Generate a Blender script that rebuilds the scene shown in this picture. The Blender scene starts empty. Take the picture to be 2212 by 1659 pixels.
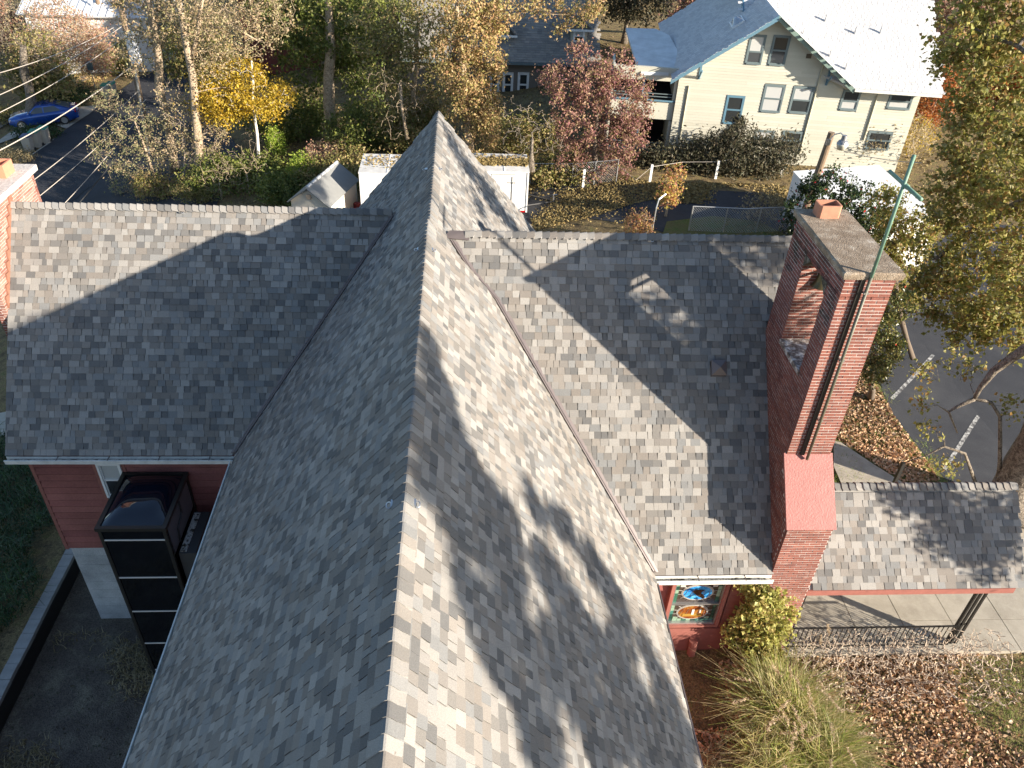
import bpy, bmesh, math, random
import numpy as np
from mathutils import Matrix, Vector
random.seed(7); rng = np.random.default_rng(7)
SC = bpy.context.scene; COL = SC.collection
PI = math.pi; RD = math.radians

# ------------------------------------------------------------------ camera
CZ = 14.6                                   # camera height above the right-hand lawn
FPX, CX, CY = 1707.876, 1106.0, 829.5       # focal length / centre in 2212 x 1659 units
ROT = np.array([[0.99793884, 0.00503868, 0.06397415],
                [-0.04814247, -0.60037862, 0.7982655],
                [0.04243092, -0.79970002, -0.59889857]])
cam = bpy.data.objects.new('camera', bpy.data.cameras.new('camera')); COL.objects.link(cam)
cam.data.sensor_fit = 'HORIZONTAL'; cam.data.sensor_width = 36.0
cam.data.lens = 36.0 * FPX / 2212.0
cam.data.clip_start = 0.1; cam.data.clip_end = 2000
M = Matrix.Identity(4)
for i in range(3):
    M[i][0] = ROT[i, 0]; M[i][1] = -ROT[i, 1]; M[i][2] = -ROT[i, 2]
M[2][3] = CZ
cam.matrix_world = M
SC.camera = cam

# ------------------------------------------------------------------ world, sun, exposure
SUN = np.array([0.807, -0.503, 0.308]); SUN /= np.linalg.norm(SUN)
w = bpy.data.worlds.new('World'); SC.world = w; w.use_nodes = True
nt = w.node_tree; bg = nt.nodes['Background']; bg.inputs[1].default_value = 0.085
sky = nt.nodes.new('ShaderNodeTexSky'); sky.sky_type = 'NISHITA'; sky.sun_disc = False
sky.sun_elevation = math.asin(SUN[2]); sky.sun_rotation = math.atan2(SUN[0], SUN[1])
sky.air_density = 1.0; sky.dust_density = 0.6; sky.ozone_density = 2.0
nt.links.new(sky.outputs[0], bg.inputs[0])
sl = bpy.data.lights.new('sun', 'SUN'); sl.energy = 5.0; sl.angle = RD(0.55); sl.color = (1.0, 0.885, 0.74)
so = bpy.data.objects.new('sun', sl); COL.objects.link(so)
so.rotation_euler = Vector(SUN.tolist()).to_track_quat('Z', 'Y').to_euler(); so.location = (60, -40, 40)
SC.view_settings.view_transform = 'Standard'; SC.view_settings.look = 'None'
SC.view_settings.gamma = 1; SC.view_settings.use_curve_mapping = False
SC.view_settings.exposure = 1.5

# ------------------------------------------------------------------ projection helpers (place real things at real distances)
def ray(px, py): return ROT @ np.array([px - CX, py - CY, FPX])
def at(px, py, x=None, y=None, z=None):
    v = ray(px, py)
    if x is not None: t = x / v[0]
    elif y is not None: t = y / v[1]
    else: t = (z - CZ) / v[2]
    return v * t + np.array([0, 0, CZ])
def atp(px, py, p0, n):
    v = ray(px, py); C0 = np.array([0, 0, CZ]); t = np.dot(n, np.array(p0) - C0) / np.dot(n, v); return C0 + v * t
def proj(P):
    P = np.atleast_2d(P) - np.array([0, 0, CZ]); v = P @ ROT
    return np.stack([CX + FPX * v[:, 0] / v[:, 2], CY + FPX * v[:, 1] / v[:, 2], v[:, 2]], 1)
GA = ([-80, -22, -13, -10.85, -10.75, -4, 0, 4, 8, 13, 16, 90], [-6.5, -5.0, -3.2, -2.9, -3.5, -3.5, -1.4, -.12, 0, 0, -.25, -.5])
GB = ([-90, -40, -22, -12, -4, 3, 8, 90], [-7.2, -6.4, -5.2, -2.6, -1.15, -1.0, -.05, -.05])
def G(x, y):
    a = np.interp(x, *GA); b = np.interp(x, *GB); t = np.clip((np.asarray(y) - 18) / 8.0, 0, 1)
    return a * (1 - t) + b * t
def atg(px, py, dz=0):
    z = -2.0
    for _ in range(60):
        P = at(px, py, z=z); z = 0.5 * z + 0.5 * (float(G(P[0], P[1])) + dz)
    return at(px, py, z=z)

# ------------------------------------------------------------------ materials
MATS = {}
def nmat(name):
    m = bpy.data.materials.new(name); m.use_nodes = True; MATS[name] = m
    return m, m.node_tree, m.node_tree.nodes['Principled BSDF']
def N(t, kind, **kw):
    n = t.nodes.new(kind)
    for k, v in kw.items(): setattr(n, k, v)
    return n
def simple(name, col, rough=.6, metal=0, noise=0.0, nscale=8, bump=0, bscale=60, spec=None, trans=0):
    m, t, b = nmat(name); b.inputs['Roughness'].default_value = rough; b.inputs['Metallic'].default_value = metal
    if spec is not None: b.inputs['Specular IOR Level'].default_value = spec
    c = (*col, 1)
    b.inputs['Base Color'].default_value = c
    if noise or bump:
        tc = N(t, 'ShaderNodeTexCoord')
    if noise:
        n1 = N(t, 'ShaderNodeTexNoise'); n1.inputs['Scale'].default_value = nscale; n1.inputs['Detail'].default_value = 8; n1.inputs['Roughness'].default_value = .65
        t.links.new(tc.outputs['Object'], n1.inputs['Vector'])
        r = N(t, 'ShaderNodeMapRange'); r.inputs[1].default_value = .25; r.inputs[2].default_value = .75
        r.inputs[3].default_value = 1 - noise; r.inputs[4].default_value = 1 + noise
        t.links.new(n1.outputs[0], r.inputs[0])
        mx = N(t, 'ShaderNodeVectorMath', operation='SCALE'); mx.inputs[0].default_value = col
        t.links.new(r.outputs[0], mx.inputs['Scale']); t.links.new(mx.outputs[0], b.inputs['Base Color'])
    if bump:
        n2 = N(t, 'ShaderNodeTexNoise'); n2.inputs['Scale'].default_value = bscale; n2.inputs['Detail'].default_value = 6
        t.links.new(tc.outputs['Object'], n2.inputs['Vector'])
        bp = N(t, 'ShaderNodeBump'); bp.inputs['Strength'].default_value = bump; bp.inputs['Distance'].default_value = .02
        t.links.new(n2.outputs[0], bp.inputs['Height']); t.links.new(bp.outputs[0], b.inputs['Normal'])
    return m
def island(name, cols, rough=.8, grain=.12, gscale=300, big=.1, bigscale=.6, trans=0, soft=False, bump=0.0, spec=.3, speck=None):
    """piece material: every island / object picks one colour of the list"""
    m, t, b = nmat(name); b.inputs['Roughness'].default_value = rough; b.inputs['Specular IOR Level'].default_value = spec
    g = N(t, 'ShaderNodeNewGeometry'); oi = N(t, 'ShaderNodeObjectInfo')
    ad = N(t, 'ShaderNodeMath', operation='ADD'); fr = N(t, 'ShaderNodeMath', operation='FRACT')
    t.links.new(g.outputs['Random Per Island'], ad.inputs[0]); t.links.new(oi.outputs['Random'], ad.inputs[1]); t.links.new(ad.outputs[0], fr.inputs[0])
    cr = N(t, 'ShaderNodeValToRGB'); cr.color_ramp.interpolation = 'LINEAR' if soft else 'CONSTANT'
    el = cr.color_ramp.elements
    while len(el) > 1: el.remove(el[0])
    el[0].position = 0; el[0].color = (*cols[0], 1)
    for i, c in enumerate(cols[1:], 1):
        e = el.new(i / len(cols)); e.color = (*c, 1)
    t.links.new(fr.outputs[0], cr.inputs[0])
    tc = N(t, 'ShaderNodeTexCoord'); pos = g.outputs['Position']
    n1 = N(t, 'ShaderNodeTexNoise'); n1.inputs['Scale'].default_value = gscale; n1.inputs['Detail'].default_value = 2
    n2 = N(t, 'ShaderNodeTexNoise'); n2.inputs['Scale'].default_value = bigscale; n2.inputs['Detail'].default_value = 4
    t.links.new(pos, n1.inputs['Vector']); t.links.new(pos, n2.inputs['Vector'])
    def mr(n, a):
        r = N(t, 'ShaderNodeMapRange'); r.inputs[1].default_value = .3; r.inputs[2].default_value = .7
        r.inputs[3].default_value = 1 - a; r.inputs[4].default_value = 1 + a; t.links.new(n.outputs[0], r.inputs[0]); return r
    r1, r2 = mr(n1, grain), mr(n2, big)
    mu = N(t, 'ShaderNodeMath', operation='MULTIPLY'); t.links.new(r1.outputs[0], mu.inputs[0]); t.links.new(r2.outputs[0], mu.inputs[1])
    sc = N(t, 'ShaderNodeVectorMath', operation='SCALE'); t.links.new(cr.outputs[0], sc.inputs[0]); t.links.new(mu.outputs[0], sc.inputs['Scale'])
    out = sc.outputs[0]
    if speck:       # stains with their own shape
        n3 = N(t, 'ShaderNodeTexNoise'); n3.inputs['Scale'].default_value = speck[1]; n3.inputs['Detail'].default_value = 8; n3.inputs['Roughness'].default_value = .7
        t.links.new(pos, n3.inputs['Vector'])
        r3 = N(t, 'ShaderNodeMapRange'); r3.inputs[1].default_value = speck[2]; r3.inputs[2].default_value = speck[2] + .08; r3.inputs[4].default_value = speck[3]
        t.links.new(n3.outputs[0], r3.inputs[0])
        mi = N(t, 'ShaderNodeMix', data_type='RGBA'); t.links.new(r3.outputs[0], mi.inputs[0]); t.links.new(out, mi.inputs[6]); mi.inputs[7].default_value = (*speck[0], 1)
        out = mi.outputs[2]
    t.links.new(out, b.inputs['Base Color'])
    if trans:
        tr = N(t, 'ShaderNodeBsdfTranslucent'); t.links.new(out, tr.inputs[0])
        ms = N(t, 'ShaderNodeMixShader'); ms.inputs[0].default_value = trans
        o = t.nodes['Material Output']; t.links.new(b.outputs[0], ms.inputs[1]); t.links.new(tr.outputs[0], ms.inputs[2]); t.links.new(ms.outputs[0], o.inputs[0])
    return m
def glass(name, col, rough=.05):
    m, t, b = nmat(name); b.inputs['Base Color'].default_value = (*col, 1); b.inputs['Roughness'].default_value = rough
    b.inputs['Specular IOR Level'].default_value = .8; return m
def mixmat(name, stops, scale=1.5, rough=.95, fine=.25, fscale=40, bump=.5, scale2=None):
    """ground: noise picks between several soils / litters"""
    m, t, b = nmat(name); b.inputs['Roughness'].default_value = rough; b.inputs['Specular IOR Level'].default_value = .2
    g = N(t, 'ShaderNodeNewGeometry')
    n1 = N(t, 'ShaderNodeTexNoise'); n1.inputs['Scale'].default_value = scale; n1.inputs['Detail'].default_value = 10; n1.inputs['Roughness'].default_value = .7
    t.links.new(g.outputs['Position'], n1.inputs['Vector'])
    cr = N(t, 'ShaderNodeValToRGB'); el = cr.color_ramp.elements
    while len(el) > 1: el.remove(el[0])
    el[0].position = stops[0][0]; el[0].color = (*stops[0][1], 1)
    for p, c in stops[1:]:
        e = el.new(p); e.color = (*c, 1)
    t.links.new(n1.outputs[0], cr.inputs[0])
    n2 = N(t, 'ShaderNodeTexNoise'); n2.inputs['Scale'].default_value = fscale; n2.inputs['Detail'].default_value = 6
    t.links.new(g.outputs['Position'], n2.inputs['Vector'])
    r = N(t, 'ShaderNodeMapRange'); r.inputs[1].default_value = .3; r.inputs[2].default_value = .7; r.inputs[3].default_value = 1 - fine; r.inputs[4].default_value = 1 + fine
    t.links.new(n2.outputs[0], r.inputs[0])
    sc = N(t, 'ShaderNodeVectorMath', operation='SCALE'); t.links.new(cr.outputs[0], sc.inputs[0]); t.links.new(r.outputs[0], sc.inputs['Scale'])
    t.links.new(sc.outputs[0], b.inputs['Base Color'])
    if bump:
        bp = N(t, 'ShaderNodeBump'); bp.inputs['Strength'].default_value = bump; bp.inputs['Distance'].default_value = .05
        t.links.new(n2.outputs[0], bp.inputs['Height']); t.links.new(bp.outputs[0], b.inputs['Normal'])
    return m

SH = [(.180, .168, .154), (.25, .238, .220), (.140, .136, .130), (.215, .198, .178), (.205, .204, .198), (.160, .152, .141),
      (.275, .264, .246), (.118, .117, .115), (.222, .212, .198), (.182, .165, .147), (.172, .174, .172), (.24, .23, .214)]
shingle_m = island('asphalt_shingle', SH, rough=.9, grain=.17, gscale=110, big=.07, bigscale=.9, spec=.22)
SHN = [(a * .93, b * .93, c * .955) for a, b, c in SH]
BR = [(.20, .074, .056), (.18, .066, .05), (.215, .082, .06), (.15, .058, .048), (.19, .076, .06), (.225, .09, .068), (.165, .063, .05), (.185, .07, .054)]
brick_m = island('red_brick', BR, rough=.9, grain=.22, gscale=70, big=.18, bigscale=1.6, speck=((.42, .36, .33), 5.0, .62, .55))
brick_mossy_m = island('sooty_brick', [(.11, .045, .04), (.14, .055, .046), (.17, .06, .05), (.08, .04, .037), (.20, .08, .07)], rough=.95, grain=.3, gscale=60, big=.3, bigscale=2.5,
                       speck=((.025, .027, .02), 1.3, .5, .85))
brick_pale_m = island('weathered_brick', [(.26, .13, .10), (.31, .16, .125), (.23, .11, .085), (.34, .19, .15)], rough=.9, grain=.2, gscale=60, big=.15, bigscale=1.5, speck=((.6, .55, .5), 4, .6, .6))
mortar_m = simple('mortar', (.47, .42, .385), .95, noise=.25, nscale=12)
concrete_m = simple('concrete', (.30, .275, .24), .9, noise=.3, nscale=3, bump=.4, bscale=40)
slab_m = mixmat('tower_slab_concrete', [(.3, (.16, .12, .085)), (.5, (.25, .2, .15)), (.62, (.34, .29, .23)), (.72, (.5, .46, .4))], 4.5, fine=.3, fscale=60, bump=.6)
walkc_m = mixmat('walkway_concrete', [(.3, (.30, .27, .22)), (.55, (.41, .375, .31)), (.75, (.5, .46, .39))], 1.6, fine=.18, fscale=120, bump=.2)
wallc_m = mixmat('board_formed_concrete', [(.3, (.30, .31, .31)), (.5, (.43, .44, .44)), (.7, (.56, .57, .57))], 1.2, fine=.15, fscale=30, bump=.4)
red_m = island('red_painted_siding', [(.25, .09, .078), (.235, .085, .072), (.265, .1, .084), (.21, .074, .066)], rough=.7, grain=.1, gscale=25, big=.2, bigscale=1.1)
redtrim_m = simple('red_trim', (.26, .1, .08), .6, noise=.15, nscale=6)
redcap_m = simple('red_painted_cap', (.27, .095, .082), .55, noise=.18, nscale=7, bump=.3, bscale=30)
gutter_m = simple('white_gutter', (.62, .62, .58), .5, noise=.25, nscale=5)
flash_m = simple('brown_flashing', (.16, .135, .13), .35, metal=.3, noise=.1, nscale=5)
dark_m = simple('black_steel_and_pole_shadow', (.02, .019, .018), .4)
chrome_m = simple('aluminium', (.55, .55, .55), .3, metal=.8)
bglass_m = glass('smoked_glass', (.006, .007, .009), .06)
hole_m = simple('dark_interior_and_shadow_gap', (.012, .011, .01), .9)
cu_m = simple('verdigris_pipe', (.13, .235, .175), .55, noise=.25, nscale=9)
oldpipe_m = simple('weathered_pipe', (.10, .10, .07), .5, noise=.3, nscale=9)
clay_m = simple('clay_flue', (.42, .19, .12), .8, noise=.18, nscale=8)
soot_m = simple('soot', (.035, .033, .03), .95)
bark_m = mixmat('pale_bark', [(.3, (.16, .12, .08)), (.45, (.32, .25, .17)), (.6, (.45, .36, .26)), (.72, (.22, .17, .12))], 7, fine=.45, fscale=28, bump=1)
barkd_m = mixmat('oak_bark', [(.3, (.06, .05, .04)), (.48, (.16, .13, .10)), (.62, (.24, .2, .15)), (.72, (.1, .08, .06))], 6, fine=.5, fscale=24, bump=1)
barkg_m = mixmat('grey_bark', [(.3, (.045, .038, .032)), (.45, (.15, .125, .10)), (.58, (.26, .225, .18)), (.7, (.09, .075, .06))], 9, fine=.5, fscale=30, bump=1)
birch_m = simple('birch_bark', (.62, .58, .5), .8, noise=.3, nscale=9)
twig_m = simple('dry_twigs', (.43, .35, .27), .95)
twigd_m = simple('dark_twigs', (.13, .10, .075), .95)
asphalt_m = mixmat('asphalt', [(.3, (.034, .036, .042)), (.55, (.05, .052, .058)), (.75, (.075, .075, .075))], .5, fine=.2, fscale=90, bump=.3, rough=.85)
paint_m = mixmat('worn_road_paint', [(.42, (.08, .08, .082)), (.52, (.3, .3, .29)), (.6, (.46, .46, .45))], 9, fine=.3, fscale=60, bump=.2)
ground_m = mixmat('leaf_litter_soil', [(.3, (.07, .052, .032)), (.45, (.14, .105, .055)), (.55, (.21, .155, .075)), (.68, (.11, .12, .04))], 2.2, fine=.5, fscale=25, bump=1)
dirt_m = mixmat('bare_dirt', [(.3, (.085, .07, .058)), (.5, (.13, .108, .085)), (.62, (.19, .165, .12)), (.75, (.28, .24, .17))], 1.4, fine=.4, fscale=30, bump=1)
lawn_m = mixmat('lawn', [(.3, (.15, .12, .055)), (.5, (.14, .14, .05)), (.65, (.10, .14, .035))], 1.5, fine=.4, fscale=50, bump=1)
cream_m = island('cream_siding', [(.47, .46, .385), (.49, .48, .405), (.455, .445, .37)], rough=.6, grain=.03, gscale=20, big=.05, bigscale=.5)
blue_m = simple('blue_trim', (.10, .20, .27), .5, noise=.1, nscale=3)
bluer_m = simple('green_trim', (.16, .23, .2), .5)
whiteroof_m = island('pale_roof_shingle', [(.49, .49, .49), (.52, .52, .515), (.455, .455, .46), (.54, .54, .535)], rough=.85, grain=.08, gscale=60, big=.05, bigscale=.7)
rollroof_m = simple('rolled_roofing', (.55, .58, .59), .7, noise=.25, nscale=1.2)
greyroof_m = island('grey_roof_shingle', [(.21, .2, .18), (.18, .172, .16), (.24, .225, .2)], rough=.9, grain=.1, gscale=40, big=.2, bigscale=.6)
greywall_m = island('grey_shingle_wall', [(.17, .15, .125), (.15, .135, .11), (.19, .165, .14)], rough=.9, grain=.1, gscale=30, big=.1, bigscale=.7)
tan_m = simple('tan_stucco', (.36, .25, .15), .9, noise=.15, nscale=6)
white_m = simple('white_paint', (.74, .74, .72), .5, noise=.05, nscale=2)
cream2_m = simple('cream_resin', (.62, .57, .49), .5)
greyplastic_m = simple('shed_roof_resin', (.20, .205, .2), .6, noise=.08, nscale=4)
win_m = glass('window_glass', (.03, .034, .036), .06)
curtain_m = glass('curtained_glass', (.45, .46, .45), .25)
carblue_m = simple('blue_car_paint', (.01, .055, .26), .22, metal=.3); carblue_m.node_tree.nodes['Principled BSDF'].inputs['Coat Weight'].default_value = .8
rubber_m = simple('tyre_rubber', (.02, .02, .02), .8)
redlamp_m = glass('red_lamp', (.35, .01, .01), .15)
binb_m = simple('bin_body', (.42, .38, .32), .6, noise=.1, nscale=3)
bing_m = simple('bin_lid_green', (.03, .22, .14), .45)
bind_m = simple('bin_lid_blue', (.04, .05, .12), .45)
wood_m = simple('utility_pole_wood', (.21, .15, .10), .9, noise=.35, nscale=5)
galv_m = simple('galvanised_steel', (.42, .43, .43), .4, metal=.6)
wire_m = simple('cable', (.42, .38, .33), .6)
wireb_m = simple('black_cable', (.03, .03, .03), .6)
porc_m = simple('frosted_lamp_bowl', (.62, .6, .5), .4)
lamphead_m = simple('lamp_housing', (.25, .26, .28), .4, metal=.4)
block_m = simple('retaining_block', (.28, .275, .26), .95, noise=.2, nscale=4, bump=.5, bscale=50)
bronze_m = simple('bell_bronze', (.12, .10, .05), .45, metal=.7)
moss_m = mixmat('mossy_concrete', [(.3, (.03, .035, .02)), (.5, (.09, .08, .06)), (.7, (.25, .23, .2))], 5, fine=.4, fscale=40, bump=.8)
droppings_m = mixmat('bird_limed_sill', [(.35, (.06, .05, .045)), (.5, (.25, .2, .17)), (.6, (.6, .58, .55))], 7, fine=.3, fscale=30, bump=.4)
lead_m = simple('lead_came', (.30, .29, .26), .6)

def leafmat(name, cols, trans=.35, rough=.55): return island(name, cols, rough=rough, grain=.08, gscale=3, big=.25, bigscale=.35, trans=trans, soft=True, spec=.35)
L_oak = leafmat('oak_leaves', [(.28, .26, .06), (.18, .19, .04), (.38, .34, .1), (.13, .15, .03), (.48, .42, .18), (.22, .24, .055), (.32, .2, .07)], .45)
L_locust = leafmat('locust_leaves', [(.36, .31, .16), (.43, .33, .2), (.28, .28, .13), (.5, .38, .25), (.33, .22, .12), (.2, .18, .09)])
L_grn = leafmat('dark_green_leaves', [(.08, .12, .025), (.14, .17, .035), (.2, .22, .05), (.055, .085, .02), (.28, .27, .08), (.11, .14, .03)])
L_yel = leafmat('yellow_leaves', [(.60, .42, .03), (.50, .31, .03), (.65, .5, .07), (.40, .30, .04)], .45)
L_tan = leafmat('tan_leaves', [(.47, .33, .16), (.38, .25, .11), (.54, .4, .22), (.28, .25, .08), (.48, .27, .15), (.33, .3, .1)])
L_olive = leafmat('olive_leaves', [(.27, .24, .08), (.34, .29, .11), (.2, .21, .055), (.42, .33, .16), (.3, .2, .09), (.14, .15, .04)])
L_red = leafmat('plum_red_leaves', [(.25, .125, .105), (.32, .18, .13), (.18, .085, .08), (.37, .25, .16), (.23, .2, .07), (.29, .13, .13)])
L_pink = leafmat('pinkish_leaves', [(.48, .28, .2), (.42, .2, .14), (.5, .36, .25), (.38, .3, .18)])
L_holly = leafmat('holly_leaves', [(.022, .045, .014), (.035, .06, .018), (.05, .075, .022), (.03, .05, .02)], .1, .3)
L_hollyy = leafmat('sunny_holly_leaves', [(.05, .08, .02), (.12, .14, .04), (.22, .2, .06), (.30, .26, .10), (.06, .08, .02)], .2, .3)
L_ivy = leafmat('climber_leaves', [(.46, .47, .13), (.36, .38, .09), (.54, .53, .2), (.26, .27, .07), (.46, .38, .14)], .4)
L_brt = leafmat('bright_green_leaves', [(.20, .32, .03), (.28, .38, .05), (.14, .22, .02), (.35, .4, .08)], .45)
L_jun = leafmat('juniper_needles', [(.02, .05, .014), (.03, .07, .018), (.045, .09, .025), (.018, .04, .012)], .15)
L_hedge = leafmat('drooping_vine_leaves', [(.06, .065, .035), (.09, .085, .045), (.045, .05, .03), (.12, .1, .06)], .2)
L_org = leafmat('orange_leaves', [(.38, .12, .03), (.30, .09, .03), (.42, .18, .05)], .4)
L_fall = leafmat('fallen_oak_leaves', [(.52, .33, .19), (.42, .25, .14), (.62, .43, .27), (.3, .17, .09), (.48, .29, .15), (.66, .5, .34)], .15, .7)
L_fally = leafmat('fallen_yellow_leaves', [(.30, .22, .085), (.22, .16, .06), (.38, .29, .12), (.16, .11, .045), (.24, .19, .08)], .15, .7)
L_pampas = leafmat('ornamental_grass_blades', [(.27, .34, .07), (.4, .42, .12), (.56, .48, .24), (.2, .28, .045), (.62, .53, .32), (.48, .39, .18)], .4)
L_dry = leafmat('dry_grass_blades', [(.34, .27, .14), (.26, .20, .10), (.20, .17, .08), (.42, .34, .2)], .3)
L_grass = leafmat('green_grass_blades', [(.17, .26, .04), (.23, .30, .07), (.13, .19, .03), (.3, .3, .1)], .3)
L_berry = simple('holly_berries', (.35, .015, .012), .35)

# ------------------------------------------------------------------ object helpers
WLOC = {}
def props(o, label=None, cat=None, group=None, kind=None):
    if label: o['label'] = label
    if cat: o['category'] = cat
    if group: o['group'] = group
    if kind: o['kind'] = kind
    return o
def thing(name, label, cat, loc, group=None):
    o = bpy.data.objects.new(name, None); COL.objects.link(o); o.location = tuple(float(v) for v in loc); o.empty_display_size = .3
    WLOC[o.name] = np.array(loc, float); return props(o, label, cat, group)
def put(name, V, F, mat, parent=None, label=None, cat=None, group=None, kind=None, smooth=False, loc=None, mi=None):
    V = np.asarray(V, float).reshape(-1, 3)
    o_ = V.mean(0) if loc is None else np.array(loc, float)
    me = bpy.data.meshes.new(name)
    if isinstance(F, np.ndarray):
        k = F.shape[1]; nf = len(F)
        me.vertices.add(len(V)); me.vertices.foreach_set('co', (V - o_).astype(np.float32).ravel())
        me.loops.add(nf * k); me.loops.foreach_set('vertex_index', F.astype(np.int32).ravel())
        me.polygons.add(nf); me.polygons.foreach_set('loop_start', np.arange(0, nf * k, k, dtype=np.int32))
        me.polygons.foreach_set('loop_total', np.full(nf, k, dtype=np.int32)); me.update(calc_edges=True)
    else:
        me.from_pydata((V - o_).tolist(), [], F); me.update()
    for m in (mat if isinstance(mat, (list, tuple)) else [mat]): me.materials.append(m)
    if mi is not None: me.polygons.foreach_set('material_index', np.asarray(mi, np.int32))
    me.polygons.foreach_set('use_smooth', np.full(len(me.polygons), bool(smooth)))
    o = bpy.data.objects.new(name, me); COL.objects.link(o); WLOC[o.name] = o_
    if parent is not None: o.parent = parent; o.location = tuple(o_ - WLOC[parent.name])
    else: o.location = tuple(o_)
    return props(o, label, cat, group, kind)
def inst(name, me, mat4, parent):
    """a shared-mesh part placed in the world; its parent is never rotated"""
    o = bpy.data.objects.new(name, me); COL.objects.link(o); o.parent = parent
    m = mat4.copy(); p = np.array(m.translation); WLOC[o.name] = p; m.translation = Vector((p - WLOC[parent.name]).tolist()); o.matrix_basis = m
    return o
class MB:
    def __init__(s): s.v = []; s.f = []
    def add(s, V, F):
        n = len(s.v); s.v += [tuple(map(float, p)) for p in V]; s.f += [tuple(n + i for i in f) for f in F]; return s
    def box(s, a, b):
        (x0, y0, z0), (x1, y1, z1) = a, b
        return s.add([(x0, y0, z0), (x1, y0, z0), (x1, y1, z0), (x0, y1, z0), (x0, y0, z1), (x1, y0, z1), (x1, y1, z1), (x0, y1, z1)],
                     [(3, 2, 1, 0), (4, 5, 6, 7), (0, 1, 5, 4), (1, 2, 6, 5), (2, 3, 7, 6), (3, 0, 4, 7)])
    def prism(s, bottom, top):      # two matching polygons
        n = len(bottom)
        return s.add(list(bottom) + list(top), [tuple(range(n))[::-1], tuple(range(n, 2 * n))] + [(i, (i + 1) % n, n + (i + 1) % n, n + i) for i in range(n)])
    def slab(s, P, t, n=None):      # polygon P thickened along -n
        P = [np.array(p, float) for p in P]
        if n is None: n = np.cross(P[1] - P[0], P[2] - P[0]); n = n / np.linalg.norm(n)
        n = np.array(n, float)
        return s.prism([p - n * t for p in P], P)
    def tube(s, pts, r, k=6, caps=True):
        pts = [np.array(p, float) for p in pts]; rs = r if isinstance(r, (list, tuple)) else [r] * len(pts)
        rings = []; u0 = None
        for i, p in enumerate(pts):
            d = pts[min(i + 1, len(pts) - 1)] - pts[max(i - 1, 0)]; d = d / (np.linalg.norm(d) + 1e-9)
            if u0 is None: u0 = np.cross(d, [0, 0, 1]) if abs(d[2]) < .9 else np.cross(d, [1, 0, 0])
            u = u0 - d * np.dot(u0, d); u /= np.linalg.norm(u); u0 = u; v = np.cross(d, u)
            rings.append([p + rs[i] * (u * math.cos(2 * PI * j / k) + v * math.sin(2 * PI * j / k)) for j in range(k)])
        V = [q for rg in rings for q in rg]; F = []
        for i in range(len(pts) - 1):
            for j in range(k): F.append((i * k + j, i * k + (j + 1) % k, (i + 1) * k + (j + 1) % k, (i + 1) * k + j))
        if caps: F += [tuple(range(k))[::-1], tuple((len(pts) - 1) * k + j for j in range(k))]
        return s.add(V, F)
    def put(s, name, mat, parent=None, **kw): return put(name, s.v, s.f, mat, parent, **kw)
def box(name, a, b, mat, parent=None, **kw): return MB().box(a, b).put(name, mat, parent, **kw)
def struct(name, V, F, mat): return put(name, V, F, mat, kind='structure')

# ------------------------------------------------------------------ ground sheet and patches that follow it
xs = np.concatenate([[-420, -200, -120], np.arange(-90, 91, 1.0), [120, 200, 420]])
xs = np.sort(np.concatenate([xs, [-10.85, -10.75]]))
ys = np.concatenate([[-300, -120, -60], np.arange(-30, 131, 1.0), [180, 300, 700]])
X_, Y_ = np.meshgrid(xs, ys); Z_ = G(X_, Y_)
V = np.stack([X_, Y_, Z_], -1).reshape(-1, 3); nx = len(xs); ny = len(ys)
ii, jj = np.meshgrid(np.arange(nx - 1), np.arange(ny - 1)); a = (jj * nx + ii).ravel()
struct('ground', V, np.stack([a, a + 1, a + 1 + nx, a + nx], 1), ground_m)
def patch(name, poly, mat, dz, parent=None, kind='structure', step=1.0, thick=0.0, **kw):
    bm = bmesh.new(); vs = [bm.verts.new((p[0], p[1], 0)) for p in poly]; bm.faces.new(vs)
    P = np.array([(p[0], p[1]) for p in poly]); lo = P.min(0); hi = P.max(0)
    for ax in (0, 1):
        cuts = np.arange(math.ceil(lo[ax]), hi[ax], step)
        if ax == 0: cuts = list(cuts) + [-10.85, -10.75]
        for c_ in cuts:
            n_ = [0, 0, 0]; n_[ax] = 1; co = [0, 0, 0]; co[ax] = float(c_)
            bmesh.ops.bisect_plane(bm, geom=bm.verts[:] + bm.edges[:] + bm.faces[:], plane_co=co, plane_no=n_)
    for v in bm.verts: v.co.z = float(G(v.co.x, v.co.y)) + dz
    bmesh.ops.recalc_face_normals(bm, faces=bm.faces)
    for f in bm.faces:
        if f.normal.z < 0: f.normal_flip()
    if thick:
        r = bmesh.ops.extrude_face_region(bm, geom=bm.faces[:]); 
        for e in r['geom']:
            if isinstance(e, bmesh.types.BMVert): e.co.z -= thick
        bmesh.ops.recalc_face_normals(bm, faces=bm.faces)
    me = bpy.data.meshes.new(name); bm.to_mesh(me); bm.free(); me.materials.append(mat)
    o = bpy.data.objects.new(name, me); COL.objects.link(o); WLOC[o.name] = np.zeros(3); props(o, kind=kind, **kw); return o
def gp(*pts): return [atg(*p)[:2] for p in pts]

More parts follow.
